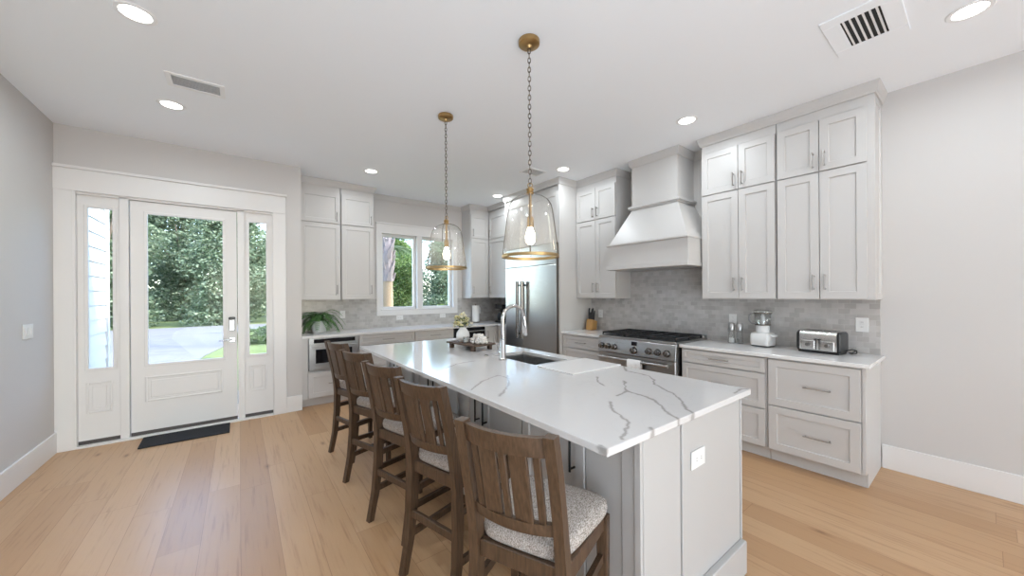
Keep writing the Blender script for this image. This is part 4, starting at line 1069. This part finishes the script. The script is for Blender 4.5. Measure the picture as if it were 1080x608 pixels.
# trees
def crown_mesh(name, clumps, nper, size, mat, seed):
    rnd = random.Random(seed); bm = bmesh.new()
    for (cx, cy, cz, rx, ry, rz) in clumps:
        for k in range(nper):
            while True:
                p = Vector((rnd.uniform(-1, 1), rnd.uniform(-1, 1), rnd.uniform(-1, 1)))
                if .05 < p.length < 1: break
            p = p.normalized()*(p.length**.35)*(1+.18*math.sin(p.x*9+cx*3)*math.sin(p.z*8+cy))
            c = Vector((cx+p.x*rx, cy+p.y*ry, cz+p.z*rz))
            d = Vector((rnd.gauss(0, 1), rnd.gauss(0, 1), rnd.gauss(0, .6))).normalized(); s = d.cross(Vector((rnd.gauss(0, 1), rnd.gauss(0, 1), rnd.gauss(0, 1)))).normalized(); L = size*rnd.uniform(.6, 1.3)
            bm.faces.new([bm.verts.new(q) for q in (c-d*L*.55, c+s*L*.32, c+d*L*.55, c-s*L*.32)])
    me = bpy.data.meshes.new(name); bm.to_mesh(me); bm.free(); me.materials.append(mat); return me
def clumps_for(h, w, seed, n_=12, base=.1):
    r = random.Random(seed); out = []
    for i in range(n_):
        z = h*(base+(1-base)*(i+.5)/n_); k = w*(1-.5*max(0, (z/h-.55)/.45)**1.5)
        a = r.uniform(0, 2*PI); q = k*.55*r.uniform(.2, 1)
        rr_ = k*r.uniform(.42, .62); out.append((q*math.cos(a), q*math.sin(a), z, rr_, rr_, rr_*r.uniform(.6, .85)))
    return out
def trunk_mesh(h, r):
    m = MB(); m.tube([(0, 0, -.1), (.05, 0, h*.3), (-.05, .05, h*.6), (.1, 0, h*.85)], [r, r*.8, r*.6, r*.3], 8)
    for a in (.5, 2.6, 4.4): m.tube([(0, 0, h*.35), (math.cos(a)*h*.12, math.sin(a)*h*.12, h*.55), (math.cos(a)*h*.2, math.sin(a)*h*.2, h*.7)], [r*.5, r*.35, r*.15], 6)
    me = bpy.data.meshes.new('trunk'); bmesh.ops.recalc_face_normals(m.bm, faces=m.bm.faces[:]); m.bm.to_mesh(me); m.bm.free(); me.materials.append(M['bark']); return me
kinds = [(crown_mesh('crown', clumps_for(9.0, 2.7, 1, 24, .02), 1500, .17, M['leaf'], 1), trunk_mesh(8.5, .16)),
         (crown_mesh('crown', clumps_for(8.0, 2.5, 2, 22, .02), 1400, .16, M['leaf'], 2), trunk_mesh(7.5, .14)),
         (crown_mesh('crown', clumps_for(7.0, 2.2, 3, 20, .03), 1300, .16, M['leaf2'], 3), trunk_mesh(6.5, .12))]
def tree(x, y, kind, rz, sc, label, group='trees across the road'):
    t = thing('tree', label, 'tree', (x, y, GZ), rz, group); t.scale = (sc, sc, sc)
    for nme, me in zip(('crown', 'trunk'), kinds[kind]):
        o = bpy.data.objects.new(nme, me); C.objects.link(o); o.parent = t
TR = [(.2, 40.0, 0), (-6.2, 40.0, 0), (-5.6, 27.3, 0), (-.2, 27.0, 1), (5.8, 27.6, 2), (-3.1, 33.6, 0), (3.1, 34.0, 1), (-9.2, 33.6, 1)]
for i, (x, y, k) in enumerate(TR):
    tree(x, y, k, i*1.3, 1.0 + .06*((i*5) % 3), 'leafy green tree across the road seen through the entry door glass', 'trees across the road')
for i, (x, y, k, sc) in enumerate([(3.6, 14.2, 1, .46), (6.95, 14.4, 1, .48), (10.2, 14.6, 0, .44), (6.3, 17.4, 2, .60), (9.6, 18.0, 0, .50), (7.9, 21.6, 1, .60), (3.3, 18.8, 0, .5), (11.4, 22.0, 0, .6)]):
    tree(x, y, k, i*1.7+.4, sc, 'bushy green tree seen through the kitchen windows', 'trees outside the kitchen windows')
def shrub(x, y, r, h, mat, label, seed):
    t = thing('shrub', label, 'shrub', (x, y, GZ))
    me = crown_mesh('foliage', [(0, 0, h*.35, r, r, h*.4), (r*.5, .1, h*.55, r*.7, r*.6, h*.4), (-r*.5, -.1, h*.5, r*.7, r*.6, h*.42)], 420, .13, mat, seed)
    o = bpy.data.objects.new('foliage', me); C.objects.link(o); o.parent = t
    m = MB(); m.tube([(0, 0, 0), (.02, 0, h*.5)], [.03, .015], 6); m.tube([(0, 0, 0), (r*.4, 0, h*.5)], [.02, .01], 6); m.build('stems', M['bark'], t, local=True)
shrub(4.45, 8.6, .55, 1.5, M['leaf2'], 'bright green shrub low in the right kitchen window', 21)
shrub(3.75, 10.4, .5, 1.2, M['leaf2'], 'green shrub beside the palm trunk outside the left kitchen window', 22)
shrub(.50, 15.2, .5, .6, M['leaf2'], 'low green shrub on the lawn seen through the right sidelight', 23)
def palm(x, y, h, r, label, split=.45):
    t = thing('palm_tree', label, 'palm', (x, y, GZ))
    m = MB(); m.tube([(0, 0, -.05), (0, 0, h*split)], [r*1.05, r*.9], 14); m.build('lower_trunk', M['palmbark'], t, True, local=True)
    m = MB(); m.tube([(0, 0, h*split), (0, 0, h)], [r*.95, r*.9], 12); k = 0; z = h*split
    while z < h:
        for q in range(4):
            a = k*.4+q*PI/2; c, s = math.cos(a), math.sin(a); m.hull([(c*r*.8-s*.05, s*r*.8+c*.05, z), (c*r*.8+s*.05, s*r*.8-c*.05, z), (c*r*1.0+s*.05, s*r*1.0-c*.05, z), (c*r*1.0-s*.05, s*r*1.0+c*.05, z)], [(c*r*1.25-s*.03, s*r*1.25+c*.03, z+.2), (c*r*1.25+s*.03, s*r*1.25-c*.03, z+.2), (c*r*1.38+s*.03, s*r*1.38-c*.03, z+.2), (c*r*1.38-s*.03, s*r*1.38+c*.03, z+.2)])
        z += .13; k += 1
    m.build('leaf_boots', M['palmboot'], t, local=True)
    m = MB(); rnd = random.Random(4)
    for i in range(22):
        a = rnd.uniform(0, 2*PI); el = rnd.uniform(-.3, 1.2); L = rnd.uniform(1.0, 1.4); d = Vector((math.cos(a)*math.cos(el), math.sin(a)*math.cos(el), math.sin(el))); s = d.cross(Vector((0, 0, 1))).normalized(); b = Vector((0, 0, h)); c = b+d*L*.6
        m.tube([b, c], .012, 4)
        for k in range(13):
            th = -1.3+2.6*k/12; e_ = (d*math.cos(th)+s*math.sin(th)).normalized(); tip = c+e_*L*.55+Vector((0, 0, -.12)); w = d.cross(s).cross(e_).normalized()*.025
            m.bm.faces.new([m.bm.verts.new(q) for q in (c, c+e_*L*.25+w, tip, c+e_*L*.25-w)])
    m.build('fronds', M['leaf'], t, local=True)
palm(2.66, 8.2, 2.95, .15, 'palm trunk with leaf boots just outside the left kitchen window', .66)
palm(.98, 14.6, 4.8, .15, 'palm trunk at the edge of the right sidelight', .1)
